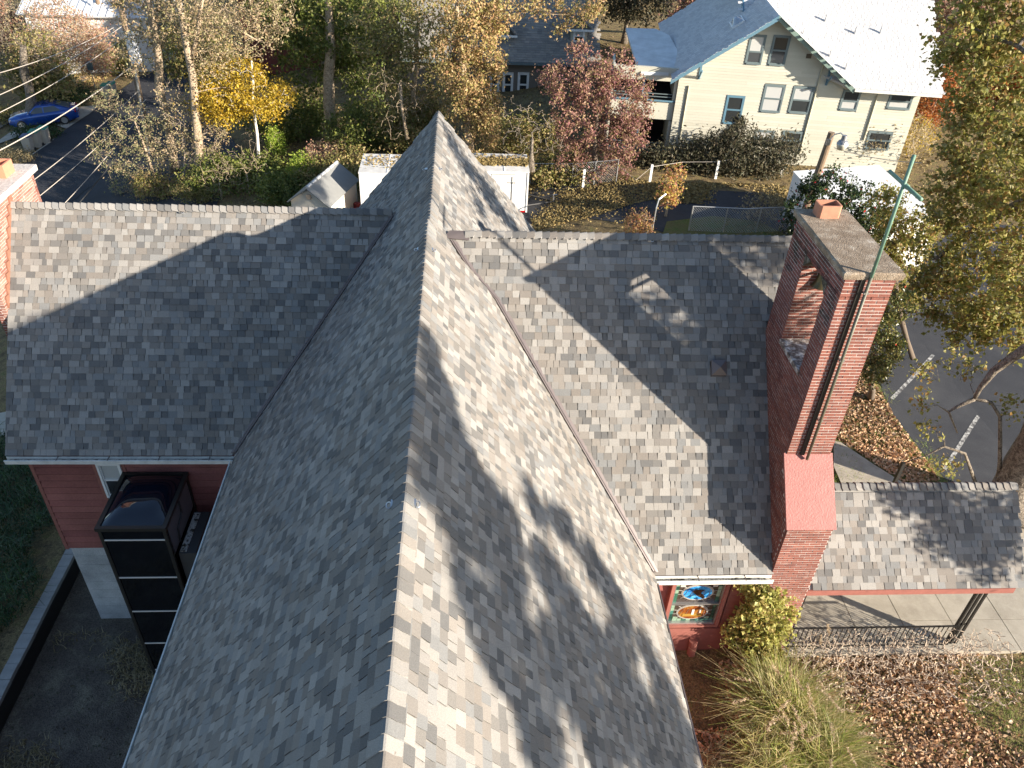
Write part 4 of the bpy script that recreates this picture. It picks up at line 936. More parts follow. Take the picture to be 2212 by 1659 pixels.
# ================================================================== LEFT YARD
patch('dirt_yard', [(-10.7, 2), (-4.4, 2), (-4.4, 13.6), (-10.7, 17)], dirt_m, .01)
rw = thing('retaining_wall', 'low grey concrete block retaining wall beside the dirt yard', 'retaining wall', (-10.8, 11, -3.5))
MB().box((-10.93, 3, -3.6), (-10.7, 16.2, -2.92)).put('footing', dark_m, rw)
for k in range(30):
    y_ = 3.2 + k * .43; MB().box((-10.97 + random.uniform(-.01, .01), y_ + .006, -2.92), (-10.68 + random.uniform(-.01, .01), y_ + .424, -2.80 + random.uniform(-.004, .006))).put('block', block_m, rw)
n_ = 26000; cx_ = rng.uniform(-10.5, -4.6, n_); cy_ = rng.uniform(5.5, 13.2, n_)
den = (np.sin(cx_ * 1.9 + 1) * np.cos(cy_ * 1.3) + np.sin(cx_ * .8 + cy_ * 1.7) + rng.normal(size=n_) * .35) > .95
C = np.stack([cx_, cy_, G(cx_, cy_)], 1)[den]; blades('dry_grass_tufts', C, .17, .028, L_dry, spread=1.1, seg=2, label='thin dry grass tufts over the dark dirt yard', cat='grass', kind='stuff')
C = np.stack([cx_, cy_, G(cx_, cy_) + .02], 1)[rng.random(n_) < .04]; V, F = quads(C, .07, .7, flat=.6); put('yard_leaves', V, F, L_hedge, label='scattered small leaves on the dark dirt yard', cat='fallen leaves', kind='stuff')
# juniper bank
n_ = 16000; jx_ = rng.uniform(-17, -11.1, n_); jy_ = rng.uniform(10.5, 21, n_); kp = (jx_ < -11.5 - .5 * np.sin(jy_ * 1.7) ) 
jz = G(jx_, jy_) + .35 * (np.sin(jx_ * 3.1) * np.cos(jy_ * 2.7) + 1) * rng.random(n_) + .02
C = np.stack([jx_, jy_, jz], 1)[kp]; jb = blades('juniper', C, .36, .03, L_jun, spread=1.2, seg=3, label='dark green spreading juniper on bank left of retaining wall', cat='juniper', kind='stuff')
patch('sidewalk', [(-19, 21.2), (-11.0, 21.2), (-11.0, 22.6), (-19, 22.6)], walkc_m, .03)

# ================================================================== RIGHT YARD
def greens(x, y):
    g = -.25 + .12 * np.sin(x * 3 + y * 2.2) + .1 * np.sin(x * 5.3 - y * 4.1)
    for px, py, s, w_ in ((2150, 1500, .75, .9), (2200, 1450, .6, .8), (2190, 1590, .5, .6), (1850, 1580, .35, .5), (1960, 1560, .3, .35), (1840, 1650, .5, .6), (2120, 1650, .3, .4)):
        P = at(px, py, z=0); g = g + w_ * np.exp(-((x - P[0]) ** 2 + (y - P[1]) ** 2) / (2 * s * s))
    return g
n_ = 36000
cx_ = rng.uniform(4.6, 15.5, n_); cy_ = rng.uniform(4.5, 9.7, n_); gr = greens(cx_, cy_)
keep = (rng.random(n_) > np.clip((gr - .15) * 2.2, 0, .93)) & ~((cx_ < 5.5) & (cy_ > 8.2)); C = np.stack([cx_, cy_, G(cx_, cy_) + rng.uniform(.01, .07, n_)], 1)[keep]
V, F = quads(C, .085, .75, flat=.35); put('fallen_oak_leaves', V, F, L_fall, label='deep litter of brown curled oak leaves on right lawn', cat='fallen leaves', kind='stuff')
n_ = 34000; cx_ = rng.uniform(4.6, 15.5, n_); cy_ = rng.uniform(4.2, 9.6, n_); gr = greens(cx_, cy_)
k_ = gr + rng.normal(size=n_) * .25 > .1; blades('lawn_grass', np.stack([cx_, cy_, G(cx_, cy_)], 1)[k_], .09, .012, L_grass, spread=.9, seg=2, label='green grass showing through the fallen leaves on right lawn', cat='grass', kind='stuff')
# ornamental grass clump
og = thing('ornamental_grass', 'tall fountain grass clump with pale plumes below the ivy', 'ornamental grass', (6.2, 7.9, 0))
for (bx_, by_, rr_, nn_, ll_) in ((6.35, 8.35, .42, 1900, 1.15), (6.75, 7.55, .5, 2300, 1.05), (5.9, 7.4, .45, 1200, .85)):
    a_ = rng.uniform(0, 2 * PI, nn_); r_ = rr_ * np.sqrt(rng.random(nn_)); C = np.stack([bx_ + r_ * np.cos(a_), by_ + r_ * np.sin(a_), 0 * a_], 1); blades('blades', C, ll_, .03, L_pampas, og, spread=1.0, seg=5)
pm = []
for k in range(34):
    a_ = rng.uniform(0, 2 * PI); b_ = np.array([6.5 + rng.normal() * .35, 7.9 + rng.normal() * .45, .1]); e_ = b_ + np.array([math.cos(a_) * rng.uniform(.3, .8), math.sin(a_) * rng.uniform(.3, .8), rng.uniform(.9, 1.35)]); 
    pm.append(e_[None] + (rng.random((60, 1)) ** 1) * np.array([[math.cos(a_) * .3, math.sin(a_) * .3, -.05]]) + rng.normal(size=(60, 3)) * .014)
V, F = quads(np.concatenate(pm), .06, .25); put('plume', V, F, leafmat('plume', [(.5, .4, .27), (.42, .33, .22), (.58, .48, .34)], .4), og)
n_ = 5200; a_ = rng.uniform(4.6, 7.9, n_); b_ = rng.uniform(5.4, 7.7, n_); C = np.stack([a_, b_, 0 * a_], 1); blades('straw_grass', C[(rng.random(n_) < .8)], .34, .028, L_dry, spread=1.3, seg=3, label='flattened straw coloured grass around the fountain grass', cat='grass', kind='stuff')
# climber on the wall corner
t_ = thing('climbing_vine', 'yellow green leafy climber covering corner between window and tower', 'vine', (5.8, 9.6, 0))
A0 = [(np.array([5.75, 9.75, 0]), .05), (np.array([5.7, 9.8, 1.0]), .04), (np.array([5.75, 9.85, 2.3]), .025)]
bl = [((5.85, 9.85, 2.0), (.26, .1, .5)), ((5.75, 9.8, 2.35), (.3, .12, .2)), ((6.15, 9.62, 2.0), (.3, .1, .3)), ((6.0, 9.66, 1.5), (.36, .12, .5)), ((6.15, 9.6, .9), (.42, .14, .5)), ((5.75, 9.8, .9), (.25, .12, .6)), ((6.3, 9.5, .45), (.45, .2, .4)), ((6.5, 9.55, 1.75), (.22, .12, .12)), ((6.05, 9.5, 2.2), (.35, .15, .25)), ((6.3, 9.5, 1.3), (.4, .15, .3))]
p0, p1, r0_, r1_, tips, nodes = grow(A0, bl, 300, .04, .004, .15, .3); V, F = segs(p0, p1, r0_, r1_, 4); put('stems', V, F, twigd_m, t_)
c_ = tips[rng.integers(0, len(tips), 5200)] + rng.normal(size=(5200, 3)) * .07; V, F = quads(c_, .095, .75, up=(.3, -.5, .5)); put('leaves', V, F, L_ivy, t_)
# bare bush along the railing
t_ = thing('bare_bush', 'sprawling leafless twiggy bush in front of the porch railing', 'bush', (8.8, 9.2, 0))
for k in range(6):
    bx_ = 7.35 + k * .72; A0 = [(np.array([bx_, 9.25, 0]), .03), (np.array([bx_, 9.3, .25]), .02)]
    p0, p1, r0_, r1_, tips, nodes = grow(A0, [((bx_, 9.35, .6), (.6, .5, .62)), ((bx_ + .1, 8.75, .3), (.55, .5, .3))], 330, .03, .008, .25, .2, kids=3); V, F = segs(p0, p1, r0_, r1_, 3); put('twigs', V, F, twig_m, t_)
# ================================================================== CREAM HOUSE
HA = RD(-8); ca, sa = math.cos(HA), math.sin(HA); HN = np.array([sa, -ca, 0]); HU = np.array([ca, sa, 0])
HO = at(1440, 335, z=-.05)
def HP(u, o, z): return (HO[0] + u * ca + o * sa, HO[1] + u * sa - o * ca, z)
def hw(px, py, o=0):
    P = atp(px, py, HO + o * HN, HN); return float((P - HO) @ HU), float(P[2])
house = thing('cream_house', 'large cream clapboard house with blue trim and pale shingle roof', 'house', HP(5.7, -4, 0))
UR, ZEV, UA, ZAP, OV = 11.55, 4.05, 3.95, 6.95, .6
rk = (ZAP - ZEV) / (8.1 - UA)
mb = MB(); mb.prism([HP(0, -9, -1.2), HP(UR, -9, -1.2), HP(UR, -.02, -1.2), HP(0, -.02, -1.2)], [HP(0, -9, 3.85), HP(UR, -9, 3.85), HP(UR, -.02, 3.85), HP(0, -.02, 3.85)])
mb.prism([HP(.05, -2, 3.8), HP(7.9, -2, 3.8), HP(UA, -2, ZAP - .2)], [HP(.05, -.02, 3.8), HP(7.9, -.02, 3.8), HP(UA, -.02, ZAP - .2)])
hwall = mb.put('wall', cream_m, house)
def wx0(z): return 0.0 if z < ZEV - .1 else max(0, UA - (ZAP - .12 - z) / rk)
def wx1(z): return UR if z < 3.9 else UA + (ZAP - .12 - z) / rk
wins = [((1623.8, 76.9), (1640.2, 136.6), win_m, curtain_m, .42), ((1674.4, 78.4), (1691.5, 139.2), win_m, win_m, .5), ((1656.7, 180.3), (1681.3, 241), curtain_m, curtain_m, .5), ((1719.3, 182.5), (1743, 243.5), win_m, curtain_m, .5),
        ((1826.8, 189.8), (1846.5, 236.6), curtain_m, win_m, .45), ((1926.5, 202.4), (1961.3, 234.7), curtain_m, win_m, .5), ((1573.8, 208), (1594.7, 265.6), win_m, win_m, .5), ((1633.9, 282.5), (1663.9, 313.1), win_m, curtain_m, .5), ((1694.6, 284.7), (1722.5, 322.6), win_m, win_m, .5), ((1880, 285), (1915, 322), win_m, win_m, .5)]
holes = []; wr = []
for tlp, brp, g1, g2, sh in wins:
    u0, z1 = hw(*tlp); u1, z0 = hw(*brp); z1 = min(z1, 3.75) if z0 < 3.9 and z1 > 3.6 and z0 > 2.2 else z1; wr.append((u0, u1, z0, z1, g1, g2, sh)); holes.append((u0 - .08, u1 + .08, z0 - .08, z1 + .08))
boards(wx0, wx1, -1.0, ZAP - .25, 0, hwall, cream_m, row=.135, holes=holes, lenr=(3.2, 5.5), ang=HA, org=HO, t=.022)
for i, (u0, u1, z0, z1, g1, g2, sh) in enumerate(wr): window(u0, u1, z0, z1, 0, house, blue_m if i == 6 else simple('grey_window_trim%d' % i if False else 'grey_blue_trim', (.13, .17, .18), .5) if 'grey_blue_trim' not in MATS else MATS['grey_blue_trim'] if i != 6 else blue_m, (g1, g2), fw=.07, sash=sh, d=.045, P=HP)
uv, zv = hw(1747, 121); MB().prism([HP(uv - .12, 0, zv - .1), HP(uv + .12, 0, zv - .1), HP(uv + .12, 0, zv + .1), HP(uv - .12, 0, zv + .1)], [HP(uv - .12, .03, zv - .1), HP(uv + .12, .03, zv - .1), HP(uv + .12, .03, zv + .1), HP(uv - .12, .03, zv + .1)]).put('gable_vent', simple('brown_vent', (.09, .07, .05), .7), house)
def slabP(mb, Q, t): 
    P = [np.array(q, float) for q in Q]; n = np.cross(P[1] - P[0], P[2] - P[0])
    if n[2] < 0: P = P[::-1]
    mb.slab(P, t)
zl, zr_ = ZEV - .17, ZEV
lft = [HP(UA, OV, ZAP + .05), HP(-.42, OV, ZEV - .13), HP(-.42, -10.6, ZEV - .13), HP(UA, -10.6, ZAP + .05)]
rgt = [HP(UA, OV, ZAP + .05), HP(8.14, OV, ZEV + .03), HP(8.14, -7, ZEV + .03), HP(UA, -7, ZAP + .05)]
mb = MB(); slabP(mb, lft, .1); slabP(mb, rgt, .1); gro = mb.put('gable_roof', whiteroof_m, house)
MP = math.tan(RD(31)); B0, ML, MRr = 10.4, 3.0, 12.24
mainp = [HP(ML, -1.6, ZEV + (OV + 1.6) * MP), HP(ML, -B0, ZEV + (OV + B0) * MP), HP(MRr, -B0, ZEV + (OV + B0) * MP), HP(MRr, OV, ZEV), HP(8.1, OV, ZEV)]
mb = MB(); slabP(mb, mainp[::-1], .12); mro = mb.put('main_roof', whiteroof_m, house)
mb = MB(); slabP(mb, [HP(ML, -B0, ZEV + (OV + B0) * MP), HP(MRr, -B0, ZEV + (OV + B0) * MP), HP(MRr, -2 * B0 - OV, ZEV), HP(ML, -2 * B0 - OV, ZEV)], .12); mb.put('rear_roof', whiteroof_m, house)
# end wall under the main roof left of the gable ridge (in shade)
MB().prism([HP(ML + .35, -2.2, ZEV), HP(ML + .35, -B0, ZEV), HP(ML + .35, -B0, ZEV + (OV + B0) * MP - .3), HP(ML + .35, -2.2, ZEV + (OV + 2.2) * MP - .25)], [HP(ML + .5, -2.2, ZEV), HP(ML + .5, -B0, ZEV), HP(ML + .5, -B0, ZEV + (OV + B0) * MP - .3), HP(ML + .5, -2.2, ZEV + (OV + 2.2) * MP - .25)]).put('end_wall', cream_m, house)
q = MB(); slabP(q, [HP(ML - .03, -1.6, ZEV + (OV + 1.6) * MP + .02), HP(ML - .03, -B0, ZEV + (OV + B0) * MP + .02), HP(ML + .05, -B0, ZEV + (OV + B0) * MP + .02), HP(ML + .05, -1.6, ZEV + (OV + 1.6) * MP + .02)], .24); q.put('rake_board', blue_m, house)
def cover(org, du, dv, ln, sl, parent, expo, wd, test=None, mat=whiteroof_m, name='shingle'):
    du, dv = unit(du), unit(dv); dn = np.cross(du, dv); Vs = []
    for r in range(int(sl / expo)):
        x = -random.uniform(0, wd)
        while x < ln:
            w_ = wd * random.uniform(.85, 1.1); o = np.array(org) + du * x + dv * r * expo
            c = o + du * w_ / 2 + dv * expo / 2
            if test is None or test(c, x, r * expo):
                t = .016; a, b = .008, w_ - .008; h = expo * 1.1
                Vs.append([o + du * a, o + du * b, o + du * b + dv * h, o + du * a + dv * h, o + du * a + dn * t, o + du * b + dn * t, o + du * b + dv * h + dn * .002, o + du * a + dv * h + dn * .002])
            x += w_
    V = np.array(Vs); n = len(V); return put(name, V.reshape(-1, 3), (np.arange(n)[:, None, None] * 8 + WF[None]).reshape(-1, 4), mat, parent, kind='stuff')
bk = -HN
dvm = bk + np.array([0, 0, MP])
def un(c): d = c - HO; return float(d @ HU), float(-(d @ HN))
def gable_z(c):
    u, b_ = un(c); return ZAP + .05 - abs(u - UA) * ((ZAP - ZEV + .18) / (UA + .42) if u < UA else rk)
cover(HP(ML, OV, ZEV), HU, dvm, MRr - ML, (OV + B0) / math.cos(math.atan(MP)), mro, .15, .3, test=lambda c, x, s: (c[2] > gable_z(c)) )
sl_l = np.array(lft[0]) - np.array(lft[1]); cover(np.array(lft[2]), -np.array(lft[2]) + np.array(lft[1]), sl_l, 11.2, np.linalg.norm(sl_l) - .05, gro, .15, .3, test=lambda c, x, s: not (un(c)[0] > ML and c[2] < ZEV + (OV + un(c)[1]) * MP + .02))
sl_r = np.array(rgt[0]) - np.array(rgt[1]); cover(np.array(rgt[1]), bk, sl_r, 7.0, np.linalg.norm(sl_r) - .05, gro, .15, .3, test=lambda c, x, s: c[2] > ZEV + (OV + un(c)[1]) * MP)
# rake boards, gutter, brackets, downpipes
for (ua, za, ub, zb_, m_) in ((-.45, ZEV - .15, UA, ZAP + .06, blue_m), (UA, ZAP + .06, 8.16, ZEV + .03, bluer_m)):
    MB().prism([HP(ua, OV, za - .24), HP(ub, OV, zb_ - .24), HP(ub, OV, zb_), HP(ua, OV, za)], [HP(ua, OV + .05, za - .24), HP(ub, OV + .05, zb_ - .24), HP(ub, OV + .05, zb_), HP(ua, OV + .05, za)]).put('rake_board', m_, house)
MB().prism([HP(8.2, OV, ZEV - .13), HP(MRr, OV, ZEV - .13), HP(MRr, OV, ZEV - .01), HP(8.2, OV, ZEV - .01)], [HP(8.2, OV + .1, ZEV - .13), HP(MRr, OV + .1, ZEV - .13), HP(MRr, OV + .1, ZEV - .01), HP(8.2, OV + .1, ZEV - .01)]).put('gutter', gutter_m, house)
for u_, z_ in ((.95, ZEV + .28), (7.0, ZEV + .4)): MB().tube([HP(u_, .02, z_ - .45), HP(u_, OV - .05, z_ + .02)], .05, 4).prism([HP(u_ - .05, 0, z_ - .5), HP(u_ + .05, 0, z_ - .5), HP(u_ + .05, .06, z_ - .5), HP(u_ - .05, .06, z_ - .5)], [HP(u_ - .05, 0, z_ + .2), HP(u_ + .05, 0, z_ + .2), HP(u_ + .05, .06, z_ + .2), HP(u_ - .05, .06, z_ + .2)]).put('eave_bracket', blue_m, house)
for (pa, pb_) in (((1778, 140), (1731, 320)), ((1896, 205), (1872, 290)), ((1488, 185), (1455, 330))):
    a_, b_ = hw(*pa, o=.05), hw(*pb_, o=.05); MB().tube([HP(a_[0], .05, a_[1]), HP(a_[0], .05, b_[1] - .3)], .045, 6).put('downpipe', simple('cream_pipe', (.42, .4, .3), .5) if 'cream_pipe' not in MATS else MATS['cream_pipe'], house)
for (px, py) in ((1783, 46), (1847, 73), (1902, 72), (1735, 75), (1793, 122), (1827, 150)):
    nrm = unit(HN * MP + np.array([0, 0, 1.])); P = atp(px, py, HP(9, OV, ZEV), nrm); MB().tube([P - [0, 0, .1], P + [0, 0, .32]], [.07, .045], 8).put('roof_vent_pipe', whiteroof_m, house)
# skylight on the shaded gable slope
nl = unit(np.cross(np.array(lft[2]) - np.array(lft[1]), np.array(lft[0]) - np.array(lft[1]))); nl = nl if nl[2] > 0 else -nl
P = atp(1593, 50, lft[1], nl); eu = unit(bk); ev = unit(sl_l)
Q = [P + eu * a_ * .55 + ev * b_ * .32 for a_, b_ in ((-1, -1), (1, -1), (1, 1), (-1, 1))]
sk = MB().prism([q for q in Q], [q + nl * .1 for q in Q]).put('skylight', white_m, house)
dv2 = []; df2 = []
for j in range(7):
    for i in range(7):
        u, v = i / 6, j / 6; h = .22 * (1 - (2 * u - 1) ** 2) * (1 - (2 * v - 1) ** 2) + .105; dv2.append(P + eu * (2 * u - 1) * .48 + ev * (2 * v - 1) * .26 + nl * h)
for j in range(6):
    for i in range(6): df2.append((j * 7 + i, j * 7 + i + 1, (j + 1) * 7 + i + 1, (j + 1) * 7 + i))
put('dome', dv2, df2, glass('skylight_dome', (.35, .38, .42), .2), sk, smooth=True)
# porches at the left end
rp = [at(px, py, z=zz) for px, py, zz in ((1352, 60, 4.35), (1417, 62, 4.4), (1446, 76, 4.4), (1468, 117, 4.25), (1456, 157, 4.0), (1385, 156, 3.95), (1373, 130, 4.05))]
mb = MB(); mb.prism([p - np.array([0, 0, .14]) for p in rp], rp); mb.put('porch_roof', rollroof_m, house)
u0p, _ = hw(1392, 200, o=-.1); u0p = -3.2
def band(zb_, zt, o0=-.28, o1=-.12, ua=None, ub=-.02, nm='porch_wall', m_=None):
    ua = u0p if ua is None else ua; return MB().prism([HP(ua, o0, zb_), HP(ub, o0, zb_), HP(ub, o1, zb_), HP(ua, o1, zb_)], [HP(ua, o0, zt), HP(ub, o0, zt), HP(ub, o1, zt), HP(ua, o1, zt)]).put(nm, m_ or cream_m, house)
zz = lambda py: hw(1430, py, o=-.12)[1]
band(zz(258), zz(218)); band(zz(350), zz(324)); band(zz(175), zz(160) + .3); band(-1.2, zz(350))
for nm, za, zb_ in (('upper', zz(218), zz(173)), ('lower', zz(324), zz(260))):
    band(za - .1, zb_ + .1, -3.0, -2.9, nm='porch_back', m_=hole_m); band(za, zb_, -2.9, -.3, ub=-.05, ua=-.07, nm='porch_side', m_=cream_m)
    band(za - .06, za - .01, -3, -.25, nm='porch_floor', m_=hole_m)
    band(za - .02, za + .05, -.1, -.04, nm='sill_board', m_=blue_m)
    for k in (0.16, .3): band(za + k, za + k + .035, -.2, -.16, nm='porch_rail', m_=MATS['grey_blue_trim'])
    band(za, zb_, -.3, -.1, ua=-.16, ub=-.02, nm='porch_post'); band(za, zb_, -.3, -.1, ua=-1.7, ub=-1.6, nm='porch_post', m_=blue_m)
MB().prism([HP(u0p, -3.1, -1.2), HP(u0p + .1, -3.1, -1.2), HP(u0p + .1, -.28, -1.2), HP(u0p, -.28, -1.2)], [HP(u0p, -3.1, 4), HP(u0p + .1, -3.1, 4), HP(u0p + .1, -.28, 4), HP(u0p, -.28, 4)]).put('porch_side_wall', cream_m, house)

# ================================================================== GREY HOUSE BEHIND
gh = thing('grey_house', 'old grey shingled house with two small dormers half hidden by trees', 'house', (4, 56, -1))
gy = 52.0; e0 = at(1040, 143, y=gy); e1 = at(1292, 128, y=gy + .0); gz = (e0[2] + e1[2]) / 2; gx0_, gx1_ = e0[0] - 5.0, e1[0]
MB().box((gx0_ + .3, gy + .5, -2), (gx1_ - .5, gy + 9, gz - .05)).put('wall', greywall_m, gh)
pg = math.tan(RD(42)); mb = MB(); slabP(mb, [(gx0_, gy, gz), (gx1_, gy, gz), (gx1_ - .0, gy + 6.2, gz + 6.2 * pg), (gx0_, gy + 6.2, gz + 6.2 * pg)], .15); slabP(mb, [(gx0_, gy + 12.4, gz), (gx1_, gy + 12.4, gz), (gx1_, gy + 6.2, gz + 6.2 * pg), (gx0_, gy + 6.2, gz + 6.2 * pg)], .15); gr_ = mb.put('roof', greyroof_m, gh)
cover((gx0_, gy, gz), (1, 0, 0), (0, 1, pg), gx1_ - gx0_, 8.0, gr_, .17, .3, mat=greyroof_m)
MB().box((gx0_, gy - .1, gz - .16), (gx1_, gy, gz - .02)).put('gutter', MATS['grey_blue_trim'], gh)
for (px0, py0, px1, py1) in ((1078, 74, 1105, 108), (1232, 62, 1270, 92)):
    y_ = gy + 1.2; a_ = at(px0, py1, y=y_); b_ = at(px1, py0, y=y_)
    MB().box((a_[0], y_, a_[2] - .4), (b_[0], y_ + 4, b_[2])).put('dormer_wall', simple('dormer_cream', (.5, .46, .36), .6) if 'dormer_cream' not in MATS else MATS['dormer_cream'], gh)
    xm = (a_[0] + b_[0]) / 2; hw_ = (b_[0] - a_[0]) / 2 + .35; mb = MB()
    for s in (-1, 1): slabP(mb, [(xm, y_ - .35, b_[2] + .75), (xm + s * hw_, y_ - .35, b_[2]), (xm + s * hw_, y_ + 4.4, b_[2]), (xm, y_ + 4.4, b_[2] + .75)], .08)
    mb.prism([(xm - hw_ + .1, y_, b_[2] - .02), (xm + hw_ - .1, y_, b_[2] - .02), (xm, y_, b_[2] + .66)], [(xm - hw_ + .1, y_ - .02, b_[2] - .02), (xm + hw_ - .1, y_ - .02, b_[2] - .02), (xm, y_ - .02, b_[2] + .66)])
    mb.put('dormer_roof', greyroof_m, gh); MB().box((xm - hw_, y_ - .42, b_[2] - .1), (xm + hw_, y_ - .36, b_[2] + .02)).put('dormer_eave', white_m, gh)
    window(a_[0] + .22, b_[0] - .25, a_[2] + .1, b_[2] - .15, y_, gh, white_m, (win_m, curtain_m), fw=.08, d=.04)
for (px0, py0, px1, py1) in ((1088, 160, 1106, 205), (1120, 160, 1140, 205), (1060, 160, 1076, 205)):
    a_ = at(px0, py1, y=gy + .5); b_ = at(px1, py0, y=gy + .5); window(a_[0], b_[0], a_[2], b_[2], gy + .5, gh, white_m, (win_m, win_m), fw=.1, d=.05)
a_ = at(978, 98, y=gy + 2.6); b_ = at(1006, 20, y=gy + 2.6); MB().box((a_[0], gy + 2.6, a_[2] - 1), (b_[0], gy + 3.4, b_[2])).put('chimney', tan_m, gh)
# red and pale houses further back, seen in scraps between the trees
rh = thing('red_house', 'dark red house seen in scraps behind the tall green oak', 'house', (-12, 66, -2))
MB().box((-16, 62, -3), (-4, 70, 2.4)).put('wall', simple('dark_red_wall', (.16, .04, .035), .7), rh)
mb = MB(); slabP(mb, [(-16.4, 61.5, 2.4), (-3.6, 61.5, 2.4), (-3.6, 66, 5.4), (-16.4, 66, 5.4)], .15); slabP(mb, [(-16.4, 70.5, 2.4), (-3.6, 70.5, 2.4), (-3.6, 66, 5.4), (-16.4, 66, 5.4)], .15); mb.put('roof', greyroof_m, rh)
wh = thing('metal_roof_house', 'white house under a ribbed pale metal roof at far left', 'house', (-42, 78, -5))
z_ = -1.2; A_ = [at(px, py, z=z_) for px, py in ((70, 26), (160, 34), (262, 38))]
hx0, hx1, hy = A_[0][0] - 1.0, A_[2][0] + 2.5, A_[1][1]
MB().box((hx0 + .4, hy + .5, -7), (hx1 - .4, hy + 9, z_ - .1)).put('wall', white_m, wh)
mb = MB(); pm_ = .42; slabP(mb, [(hx0, hy, z_), (hx1, hy, z_), (hx1, hy + 6, z_ + 6 * pm_), (hx0, hy + 6, z_ + 6 * pm_)], .12); slabP(mb, [(hx0, hy + 12, z_), (hx1, hy + 12, z_), (hx1, hy + 6, z_ + 6 * pm_), (hx0, hy + 6, z_ + 6 * pm_)], .12)
wr_ = mb.put('roof', simple('pale_metal_roof', (.66, .68, .70), .35, metal=.1), wh); x_ = hx0 + .2
while x_ < hx1: MB().prism([(x_, hy, z_), (x_ + .06, hy, z_), (x_ + .06, hy + 6, z_ + 6 * pm_), (x_, hy + 6, z_ + 6 * pm_)], [(x_, hy, z_ + .08), (x_ + .06, hy, z_ + .08), (x_ + .06, hy + 6, z_ + 6 * pm_ + .08), (x_, hy + 6, z_ + 6 * pm_ + .08)]).put('roof_rib', MATS['pale_metal_roof'], wr_); x_ += .62

# ================================================================== TRAILERS, SHED, WHITE BOX
def trailer(nm, label, x0, x1, y0, y1, z0, z1, door=None):
    t = thing(nm, label, 'trailer', ((x0 + x1) / 2, (y0 + y1) / 2, z0 - .35))
    MB().box((x0, y0, z0), (x1, y1, z1)).put('body', white_m, t); MB().box((x0 - .02, y0 - .02, z1), (x1 + .02, y1 + .02, z1 + .04)).put('roof_panel', simple('dirty_white_roof', (.58, .57, .54), .7, noise=.25, nscale=2) if 'dirty_white_roof' not in MATS else MATS['dirty_white_roof'], t)
    MB().box((x0, y0 - .015, z0), (x1, y0, z0 + .08)).put('red_reflector_strip', redlamp_m, t)
    for x_ in (x0, x1 - .08): MB().box((x_, y0 - .03, z0), (x_ + .08, y0, z1)).put('corner_post', simple('grey_white_post', (.6, .6, .6), .5) if 'grey_white_post' not in MATS else MATS['grey_white_post'], t)
    k = x0 + 1.2
    while k < x1 - .3: MB().box((k, y0, z1 + .04), (k + .04, y1, z1 + .055)).put('roof_seam', white_m, t); k += 1.25
    for x_ in (x0 + (x1 - x0) * .35, x0 + (x1 - x0) * .55):
        for y_ in (y0 + .05, y1 - .25):
            w_ = MB().tube([(x_, y_, z0 - .1), (x_, y_ + .2, z0 - .1)], .3, 14).put('wheel', rubber_m, t)
    if door:
        d0, d1 = door; MB().box((d0, y0 - .02, z0 + .15), (d1, y0 - .004, z1 - .12)).put('door', white_m, t)
        mb = MB().box((d0 - .012, y0 - .012, z0 + .13), (d0, y0 - .001, z1 - .1)).box((d0, y0 - .012, z1 - .12), (d1, y0 - .001, z1 - .1)).box((d1, y0 - .012, z0 + .13), (d1 + .012, y0 - .001, z1 - .1)); mb.put('door_gap', hole_m, t)
        MB().tube([(d1 - .12, y0 - .04, z0 + .2), (d1 - .12, y0 - .04, z1 - .2)], .012, 5).put('lock_rod', dark_m, t)
        for z_ in (z0 + .35, z1 - .5): MB().box((d1 - .35, y0 - .04, z_), (d1 + .02, y0 - .02, z_ + .03)).put('hinge', dark_m, t)
    return t
TR = at(1138, 465, z=-1.0); tx, ty = TR[0], TR[1]
trailer('cargo_trailer', 'white cargo trailer with side door and leaf covered roof right of gable', -.6, tx, ty, ty + 2.1, -.85, 1.05, door=(1.3, 2.35))
t_ = bpy.data.objects['cargo_trailer']
MB().tube([(tx, ty + .4, -.7), (tx + 1.5, ty + 1.0, -.72)], .04, 5).tube([(tx, ty + 1.7, -.7), (tx + 1.5, ty + 1.0, -.72)], .04, 5).put('drawbar', dark_m, t_); MB().tube([(tx + 1.3, ty + 1.0, -1.0), (tx + 1.3, ty + 1.0, -.4)], .035, 6).tube([(tx + 1.25, ty + 1, -.4), (tx + 1.45, ty + 1, -.38)], .02, 5).put('jack', chrome_m, t_)
trailer('cargo_trailer', 'white cargo trailer with few leaves on its roof left of gable', -4.5, -1.0, ty - .5, ty + 1.7, -.85, 1.05)
MB().box((-5.6, ty - .2, -1.2), (-4.6, ty + .2, -.95)).box((-5.6, ty + .8, -1.2), (-4.6, ty + 1.0, -.95)).put('ramp', simple('faded_red_steel', (.3, .05, .05), .6), bpy.data.objects['cargo_trailer.001'])
n_ = 2600; C = np.stack([rng.uniform(-.5, tx, n_), ty + .55 + np.abs(rng.normal(size=n_)) * .45 + .3 * rng.random(n_), np.full(n_, 1.12)], 1); C = C[(C[:, 1] < ty + 2.08)]; V, F = quads(C, .12, .7, flat=.6); put('roof_leaves', V, F, L_fally, label='yellow brown fallen leaves heaped on the right trailer roof', cat='fallen leaves', kind='stuff')
n_ = 260; C = np.stack([rng.choice([-4.1, -3.6, -2.6, -3.0], n_) + rng.normal(size=n_) * .2, ty + .9 + rng.normal(size=n_) * .45, np.full(n_, 1.11)], 1); C = C[(C[:, 1] < ty + 1.7) & (C[:, 1] > ty - .4)]; V, F = quads(C, .11, .7, flat=.7); put('roof_leaves', V, F, L_fally, label='small scattered patches of leaves on the left trailer roof', cat='fallen leaves', kind='stuff')
